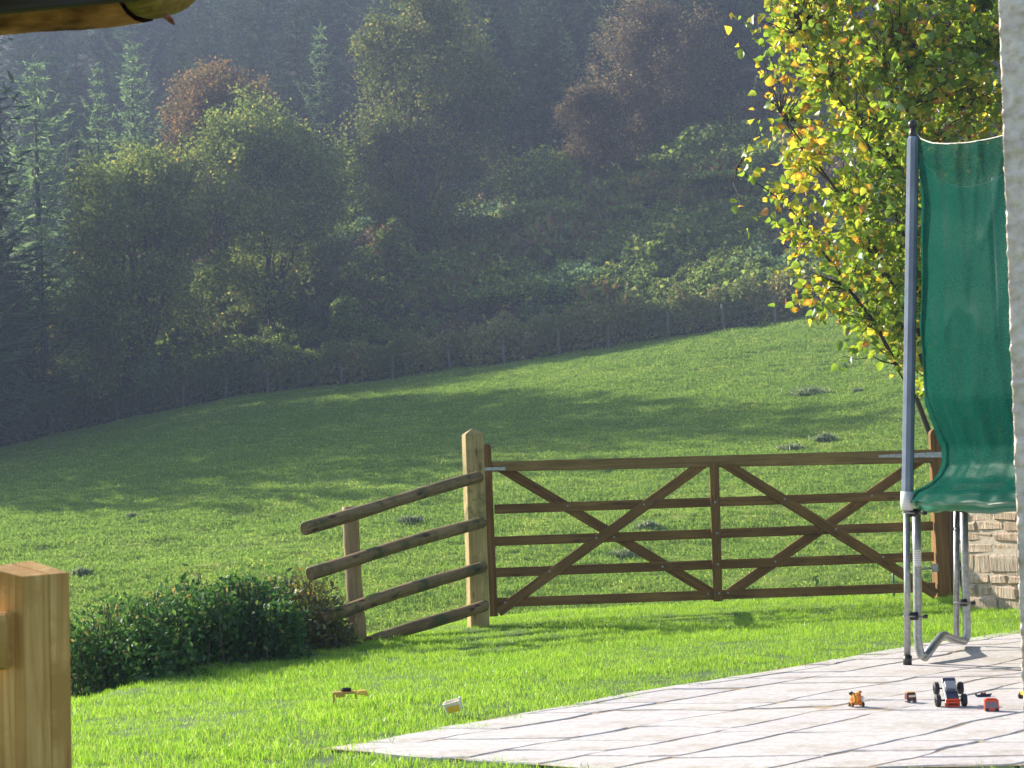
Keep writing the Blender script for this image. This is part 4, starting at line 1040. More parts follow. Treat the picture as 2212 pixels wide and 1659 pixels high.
# legs: a U-shaped frame of thick tube with a cranked foot bar
zt = .77
def S(px, py, Y): return at(px, py, Y)
legY0, legY1 = 9.30, 10.12
f0 = S(1998, 1421, legY0); f1 = S(2083, 1389, legY1); f0.z = .028; f1.z = .028
l0 = [S(1979.5, 1100, legY0), S(1981, 1200, legY0), S(1982, 1300, legY0), S(1982.5, 1375, legY0), S(1985, 1400, legY0), S(1990, 1414, legY0), f0]
bar = [f0.lerp(S(2036, 1372, 9.68), .12), S(2018, 1393, 9.5), S(2033, 1374, 9.66), S(2041, 1372, 9.7), S(2060, 1382, 9.9)]
l1 = [f1, S(2087.5, 1378, legY1), S(2089, 1360, legY1), S(2087, 1300, legY1), S(2084, 1200, legY1), S(2082, 1096, legY1)]
tube('leg', l0, .0215, M_GALV, root, 12); tube('leg', l1, .0215, M_GALV, root, 12)
tube('foot_bar', [f0] + bar[1:] + [f1], .0215, M_GALV, root, 12)
# net poles
def net_pole(top, mid, bot, knob=True):
    """steel pipe from bot to mid, blue grey sleeve from mid to top"""
    pb = tube('pole', [bot, mid], .0165, M_GALV, root, 10); d = (top - mid).normalized()
    tube('pole_foot', [bot - d * .002, bot + d * .045], .022, M_BLACK, root, 10)
    M = frame(mid, top, Vector((.6, -.8, 0)))
    L = (top - mid).length; bm = bmesh.new(); rr = .029
    prof = [(rr * math.cos(q * math.pi / 4 + .39), rr * math.sin(q * math.pi / 4 + .39)) for q in range(8)]
    vs = [[bm.verts.new((u, p[0], p[1])) for p in prof] for u in (0.0, L - .03)]
    vt = [bm.verts.new((L, p[0] * .3, p[1] * .3)) for p in prof]
    for A, Bv in ((vs[0], vs[1]), (vs[1], vt)):
        for q in range(8): bm.faces.new((A[q], A[(q + 1) % 8], Bv[(q + 1) % 8], Bv[q]))
    bm.faces.new(vs[0]); bm.faces.new(vt); bmesh.ops.recalc_face_normals(bm, faces=bm.faces)
    sl = link('pole_sleeve', bm_mesh('pole_sleeve', bm), M_SLEEVE, root, M)
    off = M.to_3x3() @ Vector((0, .0, .0))
    tube('sleeve_seam', [mid + Vector((.024, .018, 0)) + d * .03, top + Vector((.026, .018, 0)) - d * .10], .011, M_GREENPVC, root, 6)
    tube('collar', [mid - d * .005, mid + d * .045, mid + d * .088], [.0305, .0325, .032], M_WHITEP, root, 14)
    if knob:
        bm = bmesh.new(); bmesh.ops.create_uvsphere(bm, u_segments=12, v_segments=8, radius=.024)
        link('knob', bm_mesh('knob', bm, True), M_BLACK, root, Matrix.Translation(top + d * .045))
        tube('knob_neck', [top - d * .03, top + d * .03], [.022, .014], M_BLACK, root, 8)
PT = S(1971.5, 288, 9.22); PM = S(1959, 1100, 9.24); PB = S(1960, 1430, 9.24); PB.z = .002
net_pole(PT, PM, PB)
# the pole of the second leg ends in the pad
P2B = S(2066, 1381, 10.15); P2M = S(2066.5, 1096, 10.15); tube('pole', [P2B, P2M], .0165, M_GALV, root, 10)
# far poles round the circle
for a in (-62, -118, 60, 118, 178):
    t = math.radians(a); bx, by = TC.x - 1.60 * math.cos(t), TC.y - 1.60 * math.sin(t)
    if a == -62: continue
    net_pole(Vector((bx, by, 2.62)), Vector((bx, by, .74)), Vector((bx, by, .002)))
    x2, y2 = TC.x - 1.5 * math.cos(t), TC.y - 1.5 * math.sin(t); tube('leg', [Vector((x2, y2, .02)), Vector((x2, y2, .77))], .0215, M_GALV, root, 12)
t = math.radians(-62); tp = Vector((TC.x - 1.6 * math.cos(t), TC.y - 1.6 * math.sin(t), 2.62)); tube('pole_sleeve', [Vector((tp.x, tp.y, .78)), tp], .028, M_SLEEVE, root, 8)
# clamps
def clamp(px0, px1, py, Ya, Yb):
    a = S(px0, py, Ya); b = S(px1, py + 1, Yb)
    d = Vector((0, -.03, 0)); tube('clamp', [a + d + Vector((-.004, 0, 0)), b + d], .0045, M_GALV, root, 6)
    c = a.lerp(b, .55) ; tube('clamp_spacer', [c + Vector((-.02, -.012, .0)), c + Vector((.02, -.012, 0))], .021, M_BLACK, root, 8)
    tube('clamp_knob', [b + d, b + d + Vector((.022, 0, 0))], .010, M_BLACK, root, 8)
clamp(1949, 1990, 1107, 9.23, 9.28); clamp(1950, 1991, 1330, 9.23, 9.28); clamp(2058, 2094, 1098, 10.1, 10.1); clamp(2059, 2095, 1301, 10.1, 10.1)
# sticker and strap
st0 = S(1981, 1223, 9.275); bm = bmesh.new()
for q in range(6):
    pass
V = []; F = []
for i, z in enumerate((0, .082)):
    for q in range(9):
        an = math.radians(-150 + 120 * q / 8); V.append((.0225 * math.cos(an), .0225 * math.sin(an), z))
for q in range(8): F.append((q, q + 1, 10 + q, 9 + q))
me = bpy.data.meshes.new('sticker'); me.from_pydata(V, [], F); me.update()
def mat_sticker():
    m, nt, b = new_mat('printed_sticker'); co = texco(nt, (1, 1, 1)); w = N(nt, 'ShaderNodeTexWave', Scale=28, wave_type='BANDS', bands_direction='Z'); nt.links.new(co, w.inputs['Vector'])
    n = N(nt, 'ShaderNodeTexNoise', Scale=160); nt.links.new(co, n.inputs['Vector'])
    mu = N(nt, 'ShaderNodeMath', operation='MULTIPLY'); nt.links.new(w.outputs[1], mu.inputs[0]); nt.links.new(n.outputs[0], mu.inputs[1])
    r = ramp(nt, [(.36, (.8, .8, .78)), (.46, (.35, .35, .4))], mu.outputs[0]); nt.links.new(r.outputs[0], b.inputs['Base Color']); return m
base = S(1981.5, 1223, legY0); link('sticker', me, mat_sticker(), root, Matrix.Translation(base))
tube('strap', [S(2066, 1098, 10.09), S(2067, 1118, 10.07), S(2064, 1138, 10.07)], [.012, .010, .004], M_BLACK, root, 6)
tube('strap_hook', [S(2064, 1138, 10.06) + Vector((.010 * math.cos(q), 0, .012 * math.sin(q) - .01)) for q in np.linspace(0, 5.2, 9)], .003, M_BLACK, root, 5)

# safety net
zp = [(.805, 1.565), (.815, 1.535), (.84, 1.49), (.87, 1.468), (.93, 1.452), (1.02, 1.462), (1.15, 1.482), (1.35, 1.497), (1.7, 1.508), (2.1, 1.514), (2.4, 1.522), (2.55, 1.535), (2.66, 1.553)]
zp = []
for px, py in ((1972, 1078), (1985, 1062), (2010, 1048), (2026, 1030), (2036, 1000), (2031, 960), (2018, 890), (2012, 850), (2006, 700), (2005, 550), (2003, 420), (2000, 350), (1990, 292)):
    q = at(px, py, 9.1); zp.append((q.z, TC.x - q.x))
zp = [(z_, r_ - .055 * max(0, 1 - abs(z_ - 1.08) / .30)) for z_, r_ in zp]; zp[0] = (.80, zp[0][1]); zp.append((2.75, zp[-1][1]))
zz_ = np.array([p[0] for p in zp]); rr_ = np.array([p[1] for p in zp])
poles_a = [math.radians(v) for v in (-118, -62, -5, 60, 118, 178)]
nz, na = 90, 620; V = []; F = []
for i in range(na + 1):
    a = math.radians(-152 + 335 * i / na)
    # sag of the top hem between neighbouring poles
    lo = max([p for p in poles_a if p <= a] + [poles_a[0] - 1.0]); hi = min([p for p in poles_a if p > a] + [poles_a[-1] + 1.0]); u = (a - lo) / (hi - lo)
    sag = .165 * math.sin(math.pi * min(1, max(0, u))) ** .62
    for j in range(nz + 1):
        t = j / nz; z = .805 + (2.655 - sag - .805) * t ** 1.25; r = float(np.interp(.805 + 1.85 * t ** 1.25, zz_, rr_))
        chord = .085 * math.sin(math.pi * min(1, u)) * max(0, (t - .25) / .75) ** 1.2          # hem runs straight between poles
        wob = .005 * math.sin(a * 13 + 1.9 * math.sin(z * 1.7)) * math.sin(math.pi * t) ** .6 + .010 * float(vnoise(a * 9, z * .5, 1, 61)) + .012 * float(vnoise(a * 20 + z, z * 2.2, 1, 62)) * (1 - .4 * t) + .004 * float(vnoise(a * 60, z * 5, 1, 65)) - .012 + .010 * (1 - abs(2 * float(vnoise(a * 7 + .6 * z, z * 1.1, 1, 66)) - 1)) ** 4 + .009 * (1 - abs(2 * float(vnoise(a * 11 - 1.2 * z, z * 2.4, 1, 67)) - 1)) ** 5 * (1 if t > .5 else .5) + .007 * math.sin(z * 16 + a * 9) * (t > .6) * (t - .6) * 2
        wob += .010 * math.sin(a * 5 + z * 1.5) * math.sin(math.pi * t)
        low = max(0, 1 - (z - .805) / .32); zc = z + .006 * math.sin(a * 37) * low
        r2 = r - chord + wob * (1 - low * .6) + .007 * low * (float(vnoise(a * 22, z * 30, 1, 63)) - .5) * 2
        V.append((TC.x - r2 * math.cos(a), TC.y - r2 * math.sin(a), zc))
for i in range(na):
    for j in range(nz): F.append((i * (nz + 1) + j, (i + 1) * (nz + 1) + j, (i + 1) * (nz + 1) + j + 1, i * (nz + 1) + j + 1))
me = np_mesh('safety_net', np.array(V), np.array(F), True); link('safety_net', me, M_NET, root)
tube('top_cord', [Vector(V[i * (nz + 1) + nz]) for i in range(0, na + 1, 4)], .0035, M_ROPE, root, 5)
tube('net_tie', [PT + Vector((.01, 0, -.005)), Vector(V[int((147) / 335 * na) * (nz + 1) + nz])], .004, M_BLACK, root, 5)

# ------------------------------------------------------------------ roughcast wall, close on the right
def mat_render():
    m, nt, b = new_mat('roughcast_render'); co = texco(nt, (1, 1, 1))
    n = N(nt, 'ShaderNodeTexNoise', Scale=38, Detail=7, Roughness=.6); nt.links.new(co, n.inputs['Vector'])
    r = ramp(nt, [(.3, (0.58, 0.44, 0.36)), (.5, (0.80, 0.64, 0.56)), (.7, (0.90, 0.77, 0.70))], n.outputs[0])
    s = N(nt, 'ShaderNodeTexNoise', Scale=7, Detail=5); nt.links.new(co, s.inputs['Vector']); sr = ramp(nt, [(.5, (1, 1, 1)), (.75, (.70, .64, .60))], s.outputs[0])
    c = mixc(nt, r.outputs[0], sr.outputs[0], .8, 'MULTIPLY'); nt.links.new(c, b.inputs['Base Color']); b.inputs['Roughness'].default_value = .5; b.inputs['Specular IOR Level'].default_value = .5
    bump(nt, b, n.outputs[0], .8, .006); return m
def rough_wall():
    Y = 4.6; pt = S(2158.5, 20, Y); pb = S(2202, 1250, Y)
    root = empty('house_wall', Vector((pt.x, Y, 0))); tag(root, 'pale roughcast house corner cutting off the right side of the view', 'wall')
    nrm_f = Vector((-.30, -.954, 0)); tf = Vector((.954, -.30, 0)); tb = Vector((.50, .866, 0)); x0 = (pt.x + pb.x) / 2
    V = []; F = []; zs = np.arange(-.1, 3.0, .008)
    us = list(-np.arange(.30, 0, -.008)) + [0.0] + list(np.arange(.006, .16, .006)) + [.2, .3, .5, .9]
    for z in zs:
        xx = pb.x + (pt.x - pb.x) * (z - pb.z) / (pt.z - pb.z)
        for u in us:
            if u <= 0: p = Vector((xx, Y, z)) + tb * (-u); nn = Vector((-.968, .25, 0))
            else: p = Vector((xx, Y, z)) + tf * u; nn = nrm_f
            if abs(u) < .012: nn = Vector((-.6, -.8, 0))
            q = Vector((u * 46, z * 46, 3.1)); h = mnoise.noise(q) * .5 + .5; h2 = mnoise.noise(Vector((u * 120, z * 120, 9))) * .5 + .5; h3 = mnoise.noise(Vector((u * 14, z * 14, 1)))
            d = .011 * max(0, h - .45) * 2 + .004 * h2 + .004 * h3
            V.append(tuple(p + nn * d))
    k = len(us)
    for i in range(len(zs) - 1):
        for j in range(k - 1): F.append((i * k + j, i * k + j + 1, (i + 1) * k + j + 1, (i + 1) * k + j))
    me = np_mesh('roughcast', np.array(V), np.array(F), True); link('roughcast', me, mat_render(), root)
rough_wall()

# ------------------------------------------------------------------ stone wall beyond the trampoline
def mat_stone():
    m, nt, b = new_mat('old_building_stone'); co = texco(nt, (1, 1, 1)); oi = N(nt, 'ShaderNodeObjectInfo')
    mp = N(nt, 'ShaderNodeMapping'); mp.inputs['Scale'].default_value = (45, 45, 5); nt.links.new(co, mp.inputs[0])
    ad0 = N(nt, 'ShaderNodeVectorMath', operation='ADD'); nt.links.new(mp.outputs[0], ad0.inputs[0]); nt.links.new(oi.outputs['Location'], ad0.inputs[1])
    n = N(nt, 'ShaderNodeTexNoise', Scale=1.3, Detail=7, Roughness=.65); nt.links.new(ad0.outputs[0], n.inputs['Vector'])
    r = ramp(nt, [(.28, (0.26, 0.185, 0.13)), (.5, (0.50, 0.40, 0.30)), (.7, (0.64, 0.55, 0.45))], n.outputs[0])
    orr = ramp(nt, [(0, (0.80, 0.72, 0.66)), (.4, (1, .93, .86)), (.75, (.92, .9, .86)), (1, (.78, .78, .8))], oi.outputs['Random']); c = mixc(nt, r.outputs[0], orr.outputs[0], 1, 'MULTIPLY')
    nt.links.new(c, b.inputs['Base Color']); b.inputs['Roughness'].default_value = .9; bump(nt, b, n.outputs[0], .9, .015); return m
M_STONE = mat_stone(); M_LIME = noise_mat('lime_mortar', (0.42, 0.34, 0.26), (0.56, 0.48, 0.39), 30, .95, .6, .006)
b0 = S(2087, 1303, 13.2); b0.z = gz(b0.x, b0.y) - .05
nrm_w = Vector((-.86, -.51, 0)); tw_ = Vector((.51, -.86, 0)); WH = .92; WL = 2.6
root = empty('stone_wall', b0); tag(root, 'sunlit coursed stone wall end seen under the trampoline beside the gate post', 'wall')
bm = box_bm(WL, .36, WH, 0, (WL / 2, .182, WH / 2)); Mw = Matrix((tw_, -nrm_w, Vector((0, 0, 1)))).transposed().to_4x4(); Mw.translation = b0
link('mortar_core', bm_mesh('mortar_core', bm), M_LIME, root, Mw)
rg = np.random.default_rng(401); z = 0.0; ns = 0
while z < WH - .06:
    h = rg.uniform(.07, .15); x = -rg.random() * .1
    while x < WL - .05:
        l = rg.uniform(.12, .34); l = min(l, WL - x)
        bm = box_bm(l - .007, .09, h - .006 + rg.normal() * .004, .016, (0, 0, 0))
        for v in bm.verts: v.co += Vector(rg.normal(0, .006, 3))
        link('stone', bm_mesh('stone', bm), M_STONE, root, Mw @ Matrix.Translation((x + l / 2, .035 + rg.normal() * .006, z + h / 2))); x += l; ns += 1
    z += h
print('stones', ns)

# ------------------------------------------------------------------ deck post and rail, close on the left
root = empty('deck_post', Vector((-.84, 3.45, 0))); tag(root, 'thick sawn deck post of two planks with rail, close at the lower left', 'post')
cN = S(49, 1246, 3.40); cR = S(150, 1237, 3.44); cF = S(69, 1211, 3.49); cL = S(-38, 1225, 3.44)
cM = cN.lerp(cR, .575); cMF = cL.lerp(cF, .575)
cN2 = cN.lerp(cR, .567); cMF2 = cL.lerp(cF, .567)
def prism(name, tops, zb, mat, lean=(0, 0)):
    """upright piece; mesh is laid with its length along local X so the grain runs upwards"""
    bm = bmesh.new(); T = [Vector(p) for p in tops]; c = sum(T, Vector()) / len(T)
    M = Matrix(((0, 1, 0, c.x), (0, 0, 1, c.y), (1, 0, 0, 0), (0, 0, 0, 1))); Mi = M.inverted()
    a = [bm.verts.new(Mi @ p) for p in T]; b = [bm.verts.new(Mi @ Vector((p.x, p.y, zb))) for p in T]; n = len(T)
    bm.faces.new(a); bm.faces.new(list(reversed(b)))
    for i in range(n): bm.faces.new((a[i], b[i], b[(i + 1) % n], a[(i + 1) % n]))
    bmesh.ops.recalc_face_normals(bm, faces=bm.faces); bmesh.ops.bevel(bm, geom=list(bm.edges), offset=.0012, segments=1, affect='EDGES')
    return link(name, bm_mesh(name, bm), mat, root, M)
prism('plank', [cN, cN2, cMF2, cL], 0, M_FRESH); prism('plank', [cM, cR, cF, cMF], 0, M_FRESH)
# rail: half-round rail coming from the left and a board under it
ra = S(-160, 1386, 3.34); rb = S(38, 1384, 3.40); seg = 14; V = []; F = []
Mr = frame(ra, rb); L = (rb - ra).length
for i, (u, cut) in enumerate(((0, 0), (L * .5, 0), (L - .035, 1))):
    for q in range(seg):
        an = 2 * math.pi * q / seg; yv = .030 * math.cos(an); zv = .060 * math.sin(an); zv = math.copysign(min(abs(zv), .052), zv)
        V.append((u + (cut * (.030 + yv) * .55 + cut * .012 * (1 - (zv / .052) ** 2)), yv, zv))
for i in range(2):
    for q in range(seg): k = (q + 1) % seg; F.append((i * seg + q, i * seg + k, (i + 1) * seg + k, (i + 1) * seg + q))
F += [tuple(reversed(range(seg))), tuple(2 * seg + q for q in range(seg))]
me = bpy.data.meshes.new('handrail'); me.from_pydata(V, [], F); me.update(); link('handrail', me, M_FRESH, root, Mr)
board('tenon', S(12, 1385, 3.46), S(60, 1383, 3.46), .118, .03, M_FRESH, root, .002)
board('lower_board', S(36, 1700, 3.56), S(31, 1458, 3.56), .10, .03, M_GATE, root, .002, Vector((1, 0, 0)))
board('lower_board', S(-50, 1700, 3.55), S(-55, 1458, 3.55), .10, .03, M_LOGPOST, root, .002, Vector((1, 0, 0)))

# ------------------------------------------------------------------ porch log and roof, top left
M_BEAM = wood_mat('porch_log', (0.16, 0.045, 0.018), (0.40, 0.17, 0.075), (0.62, 0.33, 0.17), .9, grain=.8, stain=(0.14, 0.03, 0.015))
M_BEAM = noise_mat('porch_log_bark', (0.10, 0.022, 0.010), (0.62, 0.25, 0.12), 22, .8, .6, .01, .3, 0, (.5, 1, 1), 9); M_BEAMEND = wood_mat('porch_log_end', (0.12, 0.06, 0.015), (0.30, 0.19, 0.05), (0.44, 0.32, 0.10), .5)
M_DARK = wood_mat('porch_boards', (0.02, 0.015, 0.010), (0.045, 0.035, 0.025), (0.07, 0.055, 0.04), .2)
def beam():
    a = S(-260, 5, 4.25); b = S(296, -54, 4.12); root = empty('porch_log', b); tag(root, 'rough round log beam of the porch roof crossing the upper left corner', 'beam')
    R_ = .105; seg = 22; n = 22; L = (b - a).length; V = []; F = []; rg = np.random.default_rng(5)
    for i in range(n + 1):
        t = i / n
        for q in range(seg):
            an = 2 * math.pi * q / seg; r = R_ * (1 + .03 * math.sin(2 * an + 5 * t) + .02 * math.sin(11 * t + an) + .008 * rg.normal())
            e = 0 if i < n else .035 * math.cos(an - .6) + .02
            V.append((L * t + e, r * math.cos(an), r * math.sin(an)))
    for i in range(n):
        for q in range(seg): k = (q + 1) % seg; F.append((i * seg + q, i * seg + k, (i + 1) * seg + k, (i + 1) * seg + q))
    F.append(tuple(reversed(range(seg))))
    me = bpy.data.meshes.new('log'); me.from_pydata(V, [], F); me.update(); me.polygons.foreach_set('use_smooth', [True] * len(F)); M = frame(a, b); link('log', me, M_BEAM, root, M)
    # end: a domed, axe-rounded face set off by a dark split
    V = []; F = []
    for i, (u, s) in enumerate(((.004, .93), (.030, .97), (.075, .86), (.10, .60), (.112, .25))):
        for q in range(seg):
            an = 2 * math.pi * q / seg; V.append((L + u + .035 * math.cos(an - .6) + .02, R_ * s * math.cos(an), R_ * s * math.sin(an)))
    for i in range(4):
        for q in range(seg): k = (q + 1) % seg; F.append((i * seg + q, i * seg + k, (i + 1) * seg + k, (i + 1) * seg + q))
    F.append(tuple(4 * seg + q for q in range(seg)))
    me = bpy.data.meshes.new('log_end'); me.from_pydata(V, [], F); me.update(); me.polygons.foreach_set('use_smooth', [True] * len(F)); link('log_end', me, M_BEAMEND, root, M)
    tube('splinter', [S(358, 34, 4.03), S(370, 44, 4.02), S(377, 53, 4.02)], [.008, .006, .002], M_BEAM, root, 5)
beam()
root = empty('porch_roof', Vector((-2, 1.5, 2.4))); tag(root, 'dark boarded porch roof edge above the log beam, top left corner', 'roof')
zr = S(0, -28, 4.0).z
for i in range(9):
    board('board', Vector((-3.6 + i * .30, -1.0, zr + .02)), Vector((-3.6 + i * .30, 4.06, zr + .02)), .29, .025, M_DARK, root, .003, Vector((1, 0, 0)))  # boards out of view, added to keep sky light off log and post
board('fascia', S(-900, 74, 4.02), S(300, -50, 4.02), .10, .022, M_DARK, root, .002)

# ------------------------------------------------------------------ toys
M_ORANGE = noise_mat('orange_plastic', (0.75, 0.16, 0.02), (0.85, 0.24, 0.03), 20, .35, .02, .001, .5)
M_YELLOW = noise_mat('yellow_plastic', (0.70, 0.42, 0.04), (0.80, 0.50, 0.06), 20, .4, .02, .001, .5)
M_RED = noise_mat('red_plastic', (0.55, 0.05, 0.02), (0.66, 0.08, 0.03), 20, .35, .02, .001, .5)
M_MAROON = noise_mat('dark_red_paint', (0.10, 0.015, 0.012), (0.16, 0.03, 0.02), 20, .35, .02, .001, .5)
M_NAVY = noise_mat('dark_navy_plastic', (0.02, 0.022, 0.05), (0.05, 0.045, 0.08), 20, .35, .02, .001, .5)
M_GREYP = noise_mat('grey_plastic', (0.20, 0.21, 0.23), (0.32, 0.33, 0.36), 20, .4, .02, .001, .5)
M_SCREEN = noise_mat('toy_window', (0.06, 0.07, 0.10), (0.16, 0.18, 0.24), 10, .12, 0, 0, .6)
M_BUFF = noise_mat('buff_plastic', (0.45, 0.26, 0.06), (0.60, 0.36, 0.09), 20, .45, .02, .001, .5)
M_CREAM = noise_mat('cream_plastic', (0.68, 0.62, 0.50), (0.80, 0.76, 0.66), 20, .4, .02, .001, .5)
M_RUBBER = noise_mat('toy_rubber', (0.012, 0.012, 0.014), (0.03, 0.03, 0.035), 30, .6, .05, .001, .4)
def part(name, root, mat, shapes, M=Matrix.Identity(4), bevel=.002):
    """shapes: ('b', center, size[, taper xy at the top]) or ('c', p0, p1, r) or ('s', center, radii)"""
    bm = bmesh.new()
    for s in shapes:
        if s[0] == 'b':
            b2 = bmesh.new(); bmesh.ops.create_cube(b2, size=1); tp = s[3] if len(s) > 3 else (1, 1)
            for v in b2.verts:
                k = tp if v.co.z > 0 else (1, 1); v.co = Vector((v.co.x * s[2][0] * k[0], v.co.y * s[2][1] * k[1], v.co.z * s[2][2])) + Vector(s[1])
            if bevel: bmesh.ops.bevel(b2, geom=list(b2.edges), offset=min(bevel, min(s[2]) * .3), segments=1, affect='EDGES')
            me = bpy.data.meshes.new('t'); b2.to_mesh(me); b2.free(); bm.from_mesh(me); bpy.data.meshes.remove(me)
        elif s[0] == 'c':
            p0, p1 = Vector(s[1]), Vector(s[2]); d = p1 - p0; Mq = d.to_track_quat('Z', 'Y').to_matrix().to_4x4(); Mq.translation = (p0 + p1) / 2
            bmesh.ops.create_cone(bm, cap_ends=True, segments=16, radius1=s[3], radius2=s[4] if len(s) > 4 else s[3], depth=d.length, matrix=Mq)
        else:
            Mq = Matrix.Translation(s[1]) @ Matrix.Diagonal((*s[2], 1)); bmesh.ops.create_uvsphere(bm, u_segments=14, v_segments=10, radius=1, matrix=Mq)
    return link(name, bm_mesh(name, bm), mat, root, M)
def wheel(root, M, c, r, w, axis=(1, 0, 0), hub=M_GREYP):
    """treaded toy tyre (a part) with its hub (a sub-part)"""
    bm = bmesh.new(); seg = 20; ax = Vector(axis); Mq = ax.to_track_quat('Z', 'Y').to_matrix().to_4x4(); Mq.translation = Vector(c)
    prof = [(.45 * r, -w / 2), (.82 * r, -w / 2), (r, -w * .32), (r, w * .32), (.82 * r, w / 2), (.45 * r, w / 2)]
    rings = []
    for q in range(seg):
        an = 2 * math.pi * q / seg; k = 1 + (.06 if q % 2 else 0)
        rings.append([bm.verts.new(Mq @ Vector((p[0] * (k if 1 < i < 4 else 1) * math.cos(an), p[0] * (k if 1 < i < 4 else 1) * math.sin(an), p[1]))) for i, p in enumerate(prof)])
    for q in range(seg):
        A, Bq = rings[q], rings[(q + 1) % seg]
        for i in range(len(prof) - 1): bm.faces.new((A[i], Bq[i], Bq[i + 1], A[i + 1]))
    bmesh.ops.recalc_face_normals(bm, faces=bm.faces)
    o = link('wheel', bm_mesh('wheel', bm), M_RUBBER, root, M)
    bm = bmesh.new(); bmesh.ops.create_cone(bm, cap_ends=True, segments=12, radius1=.47 * r, radius2=.47 * r, depth=w * .7, matrix=Mq); link('hub', bm_mesh('hub', bm), hub, o, M)
    return o
def TM4(p, rz=0, rx=0, ry=0): return Matrix.Translation(p) @ Matrix.Rotation(rz, 4, 'Z') @ Matrix.Rotation(ry, 4, 'Y') @ Matrix.Rotation(rx, 4, 'X')

# monster truck, tipped on its red nose, roof and tail up
p = on(2060, 1529); root = empty('toy_truck', p); tag(root, 'black and red big wheeled toy truck tipped onto its nose on the paving', 'toy truck')
M = TM4(p + Vector((0, .058, .046)), math.radians(-4), math.radians(38)) @ Matrix.Scale(.93, 4)
part('chassis', root, M_RUBBER, [('b', (0, 0, .004), (.050, .130, .014)), ('c', (-.048, -.034, 0), (.048, -.034, 0), .0035), ('c', (-.046, .040, 0), (.046, .040, 0), .0035), ('b', (0, -.034, .0), (.02, .02, .02)), ('b', (0, .04, 0), (.02, .02, .02))], M)
part('body', root, M_NAVY, [('b', (0, 0, .020), (.060, .128, .018)), ('b', (0, -.040, .034), (.058, .046, .012), (.94, .9)), ('b', (0, .052, .034), (.058, .026, .014))], M)
part('cab', root, M_GREYP, [('b', (0, .010, .043), (.056, .060, .026), (.82, .62))], M)
part('windscreen', root, M_SCREEN, [('b', (0, -.0195, .042), (.044, .004, .018), (.85, 1))], TM4(Vector((0, 0, 0))) @ M, .0005)
part('bumper', root, M_RED, [('b', (0, -.068, .014), (.064, .014, .024)), ('b', (0, -.060, .032), (.058, .012, .010)), ('b', (0, -.077, .006), (.050, .006, .006))], M)
part('grille', root, M_BLACK, [('b', (0, -.0762, .018), (.040, .003, .007))], M, .0005)
for sx in (-1, 1):
    wheel(root, M, (sx * .056, -.034, 0), .026, .024); wheel(root, M, (sx * .052, .040, 0), .026, .024)

# orange toy engine with wheels
p = on(1850, 1526); root = empty('toy_engine', p); tag(root, 'rounded orange toy engine with a pale dial, leftmost of the toys on the paving', 'toy'); M = TM4(p, math.radians(14))
part('body', root, M_ORANGE, [('s', (0, 0, .032), (.026, .022, .024)), ('s', (.003, -.008, .036), (.015, .018, .018)), ('b', (0, .004, .014), (.048, .036, .014))], M)
part('stripe', root, M_YELLOW, [('c', (-.008, 0, .032), (-.004, 0, .032), .0248), ('c', (-.018, 0, .032), (-.015, 0, .032), .021), ('b', (.008, .0, .054), (.018, .016, .008))], M)
part('dial', root, M_CREAM, [('c', (.021, -.010, .030), (.027, -.014, .030), .0125)], M)
part('chimney', root, M_RED, [('c', (.018, .006, .044), (.022, .006, .062), .005, .007)], M); part('handle', root, M_BLACK, [('c', (-.026, .008, .050), (-.012, .004, .058), .006)], M)
for sx in (-1, 1):
    for y_ in (-.014, .014): wheel(root, M, (sx * .024, y_, .009), .009, .008, hub=M_YELLOW)

# small dark red van
p = on(1967, 1517); root = empty('toy_van', p); tag(root, 'tiny dark red toy van with a pale side panel, left of the tipped truck', 'toy van'); M = TM4(p, math.radians(10))
part('body', root, M_MAROON, [('b', (0, 0, .022), (.042, .030, .022), (.98, .9)), ('b', (0, 0, .0365), (.040, .026, .007), (.9, .9))], M)
part('panel', root, M_CREAM, [('b', (.002, -.0150, .027), (.030, .0015, .009))], M, .0003); part('roof', root, M_BUFF, [('b', (0, 0, .0415), (.034, .023, .003))], M)
part('base', root, M_GREYP, [('b', (-.002, 0, .0085), (.040, .030, .007), (1, 1))], M)
for sx in (-1, 1):
    for y_ in (-.015, .015): wheel(root, M, (sx * .013, y_, .007), .007, .006, (0, 1, 0))

# flat dark toy boat
p = on(2125, 1506); root = empty('toy_boat', p); tag(root, 'flat dark toy speedboat lying right of the tipped truck', 'toy boat'); M = TM4(p, math.radians(8))
bm = bmesh.new(); out = [(-.037, -.008), (-.037, .008), (-.01, .013), (.02, .011), (.038, 0), (.02, -.011), (-.01, -.013)]
lo = [bm.verts.new((x * .8, y * .6, .001)) for x, y in out]; hi = [bm.verts.new((x, y, .011 + .004 * (x > .02))) for x, y in out]; bm.faces.new(list(reversed(lo))); bm.faces.new(hi)
for i in range(7): bm.faces.new((lo[i], lo[(i + 1) % 7], hi[(i + 1) % 7], hi[i]))
bmesh.ops.recalc_face_normals(bm, faces=bm.faces); link('hull', bm_mesh('hull', bm), M_NAVY, root, M)
part('cockpit', root, M_MAROON, [('b', (-.006, 0, .015), (.018, .012, .008), (.7, .7)), ('b', (.006, 0, .017), (.008, .010, .010), (.6, .6))], M); part('engine', root, M_BLACK, [('b', (-.034, 0, .013), (.008, .008, .008))], M)

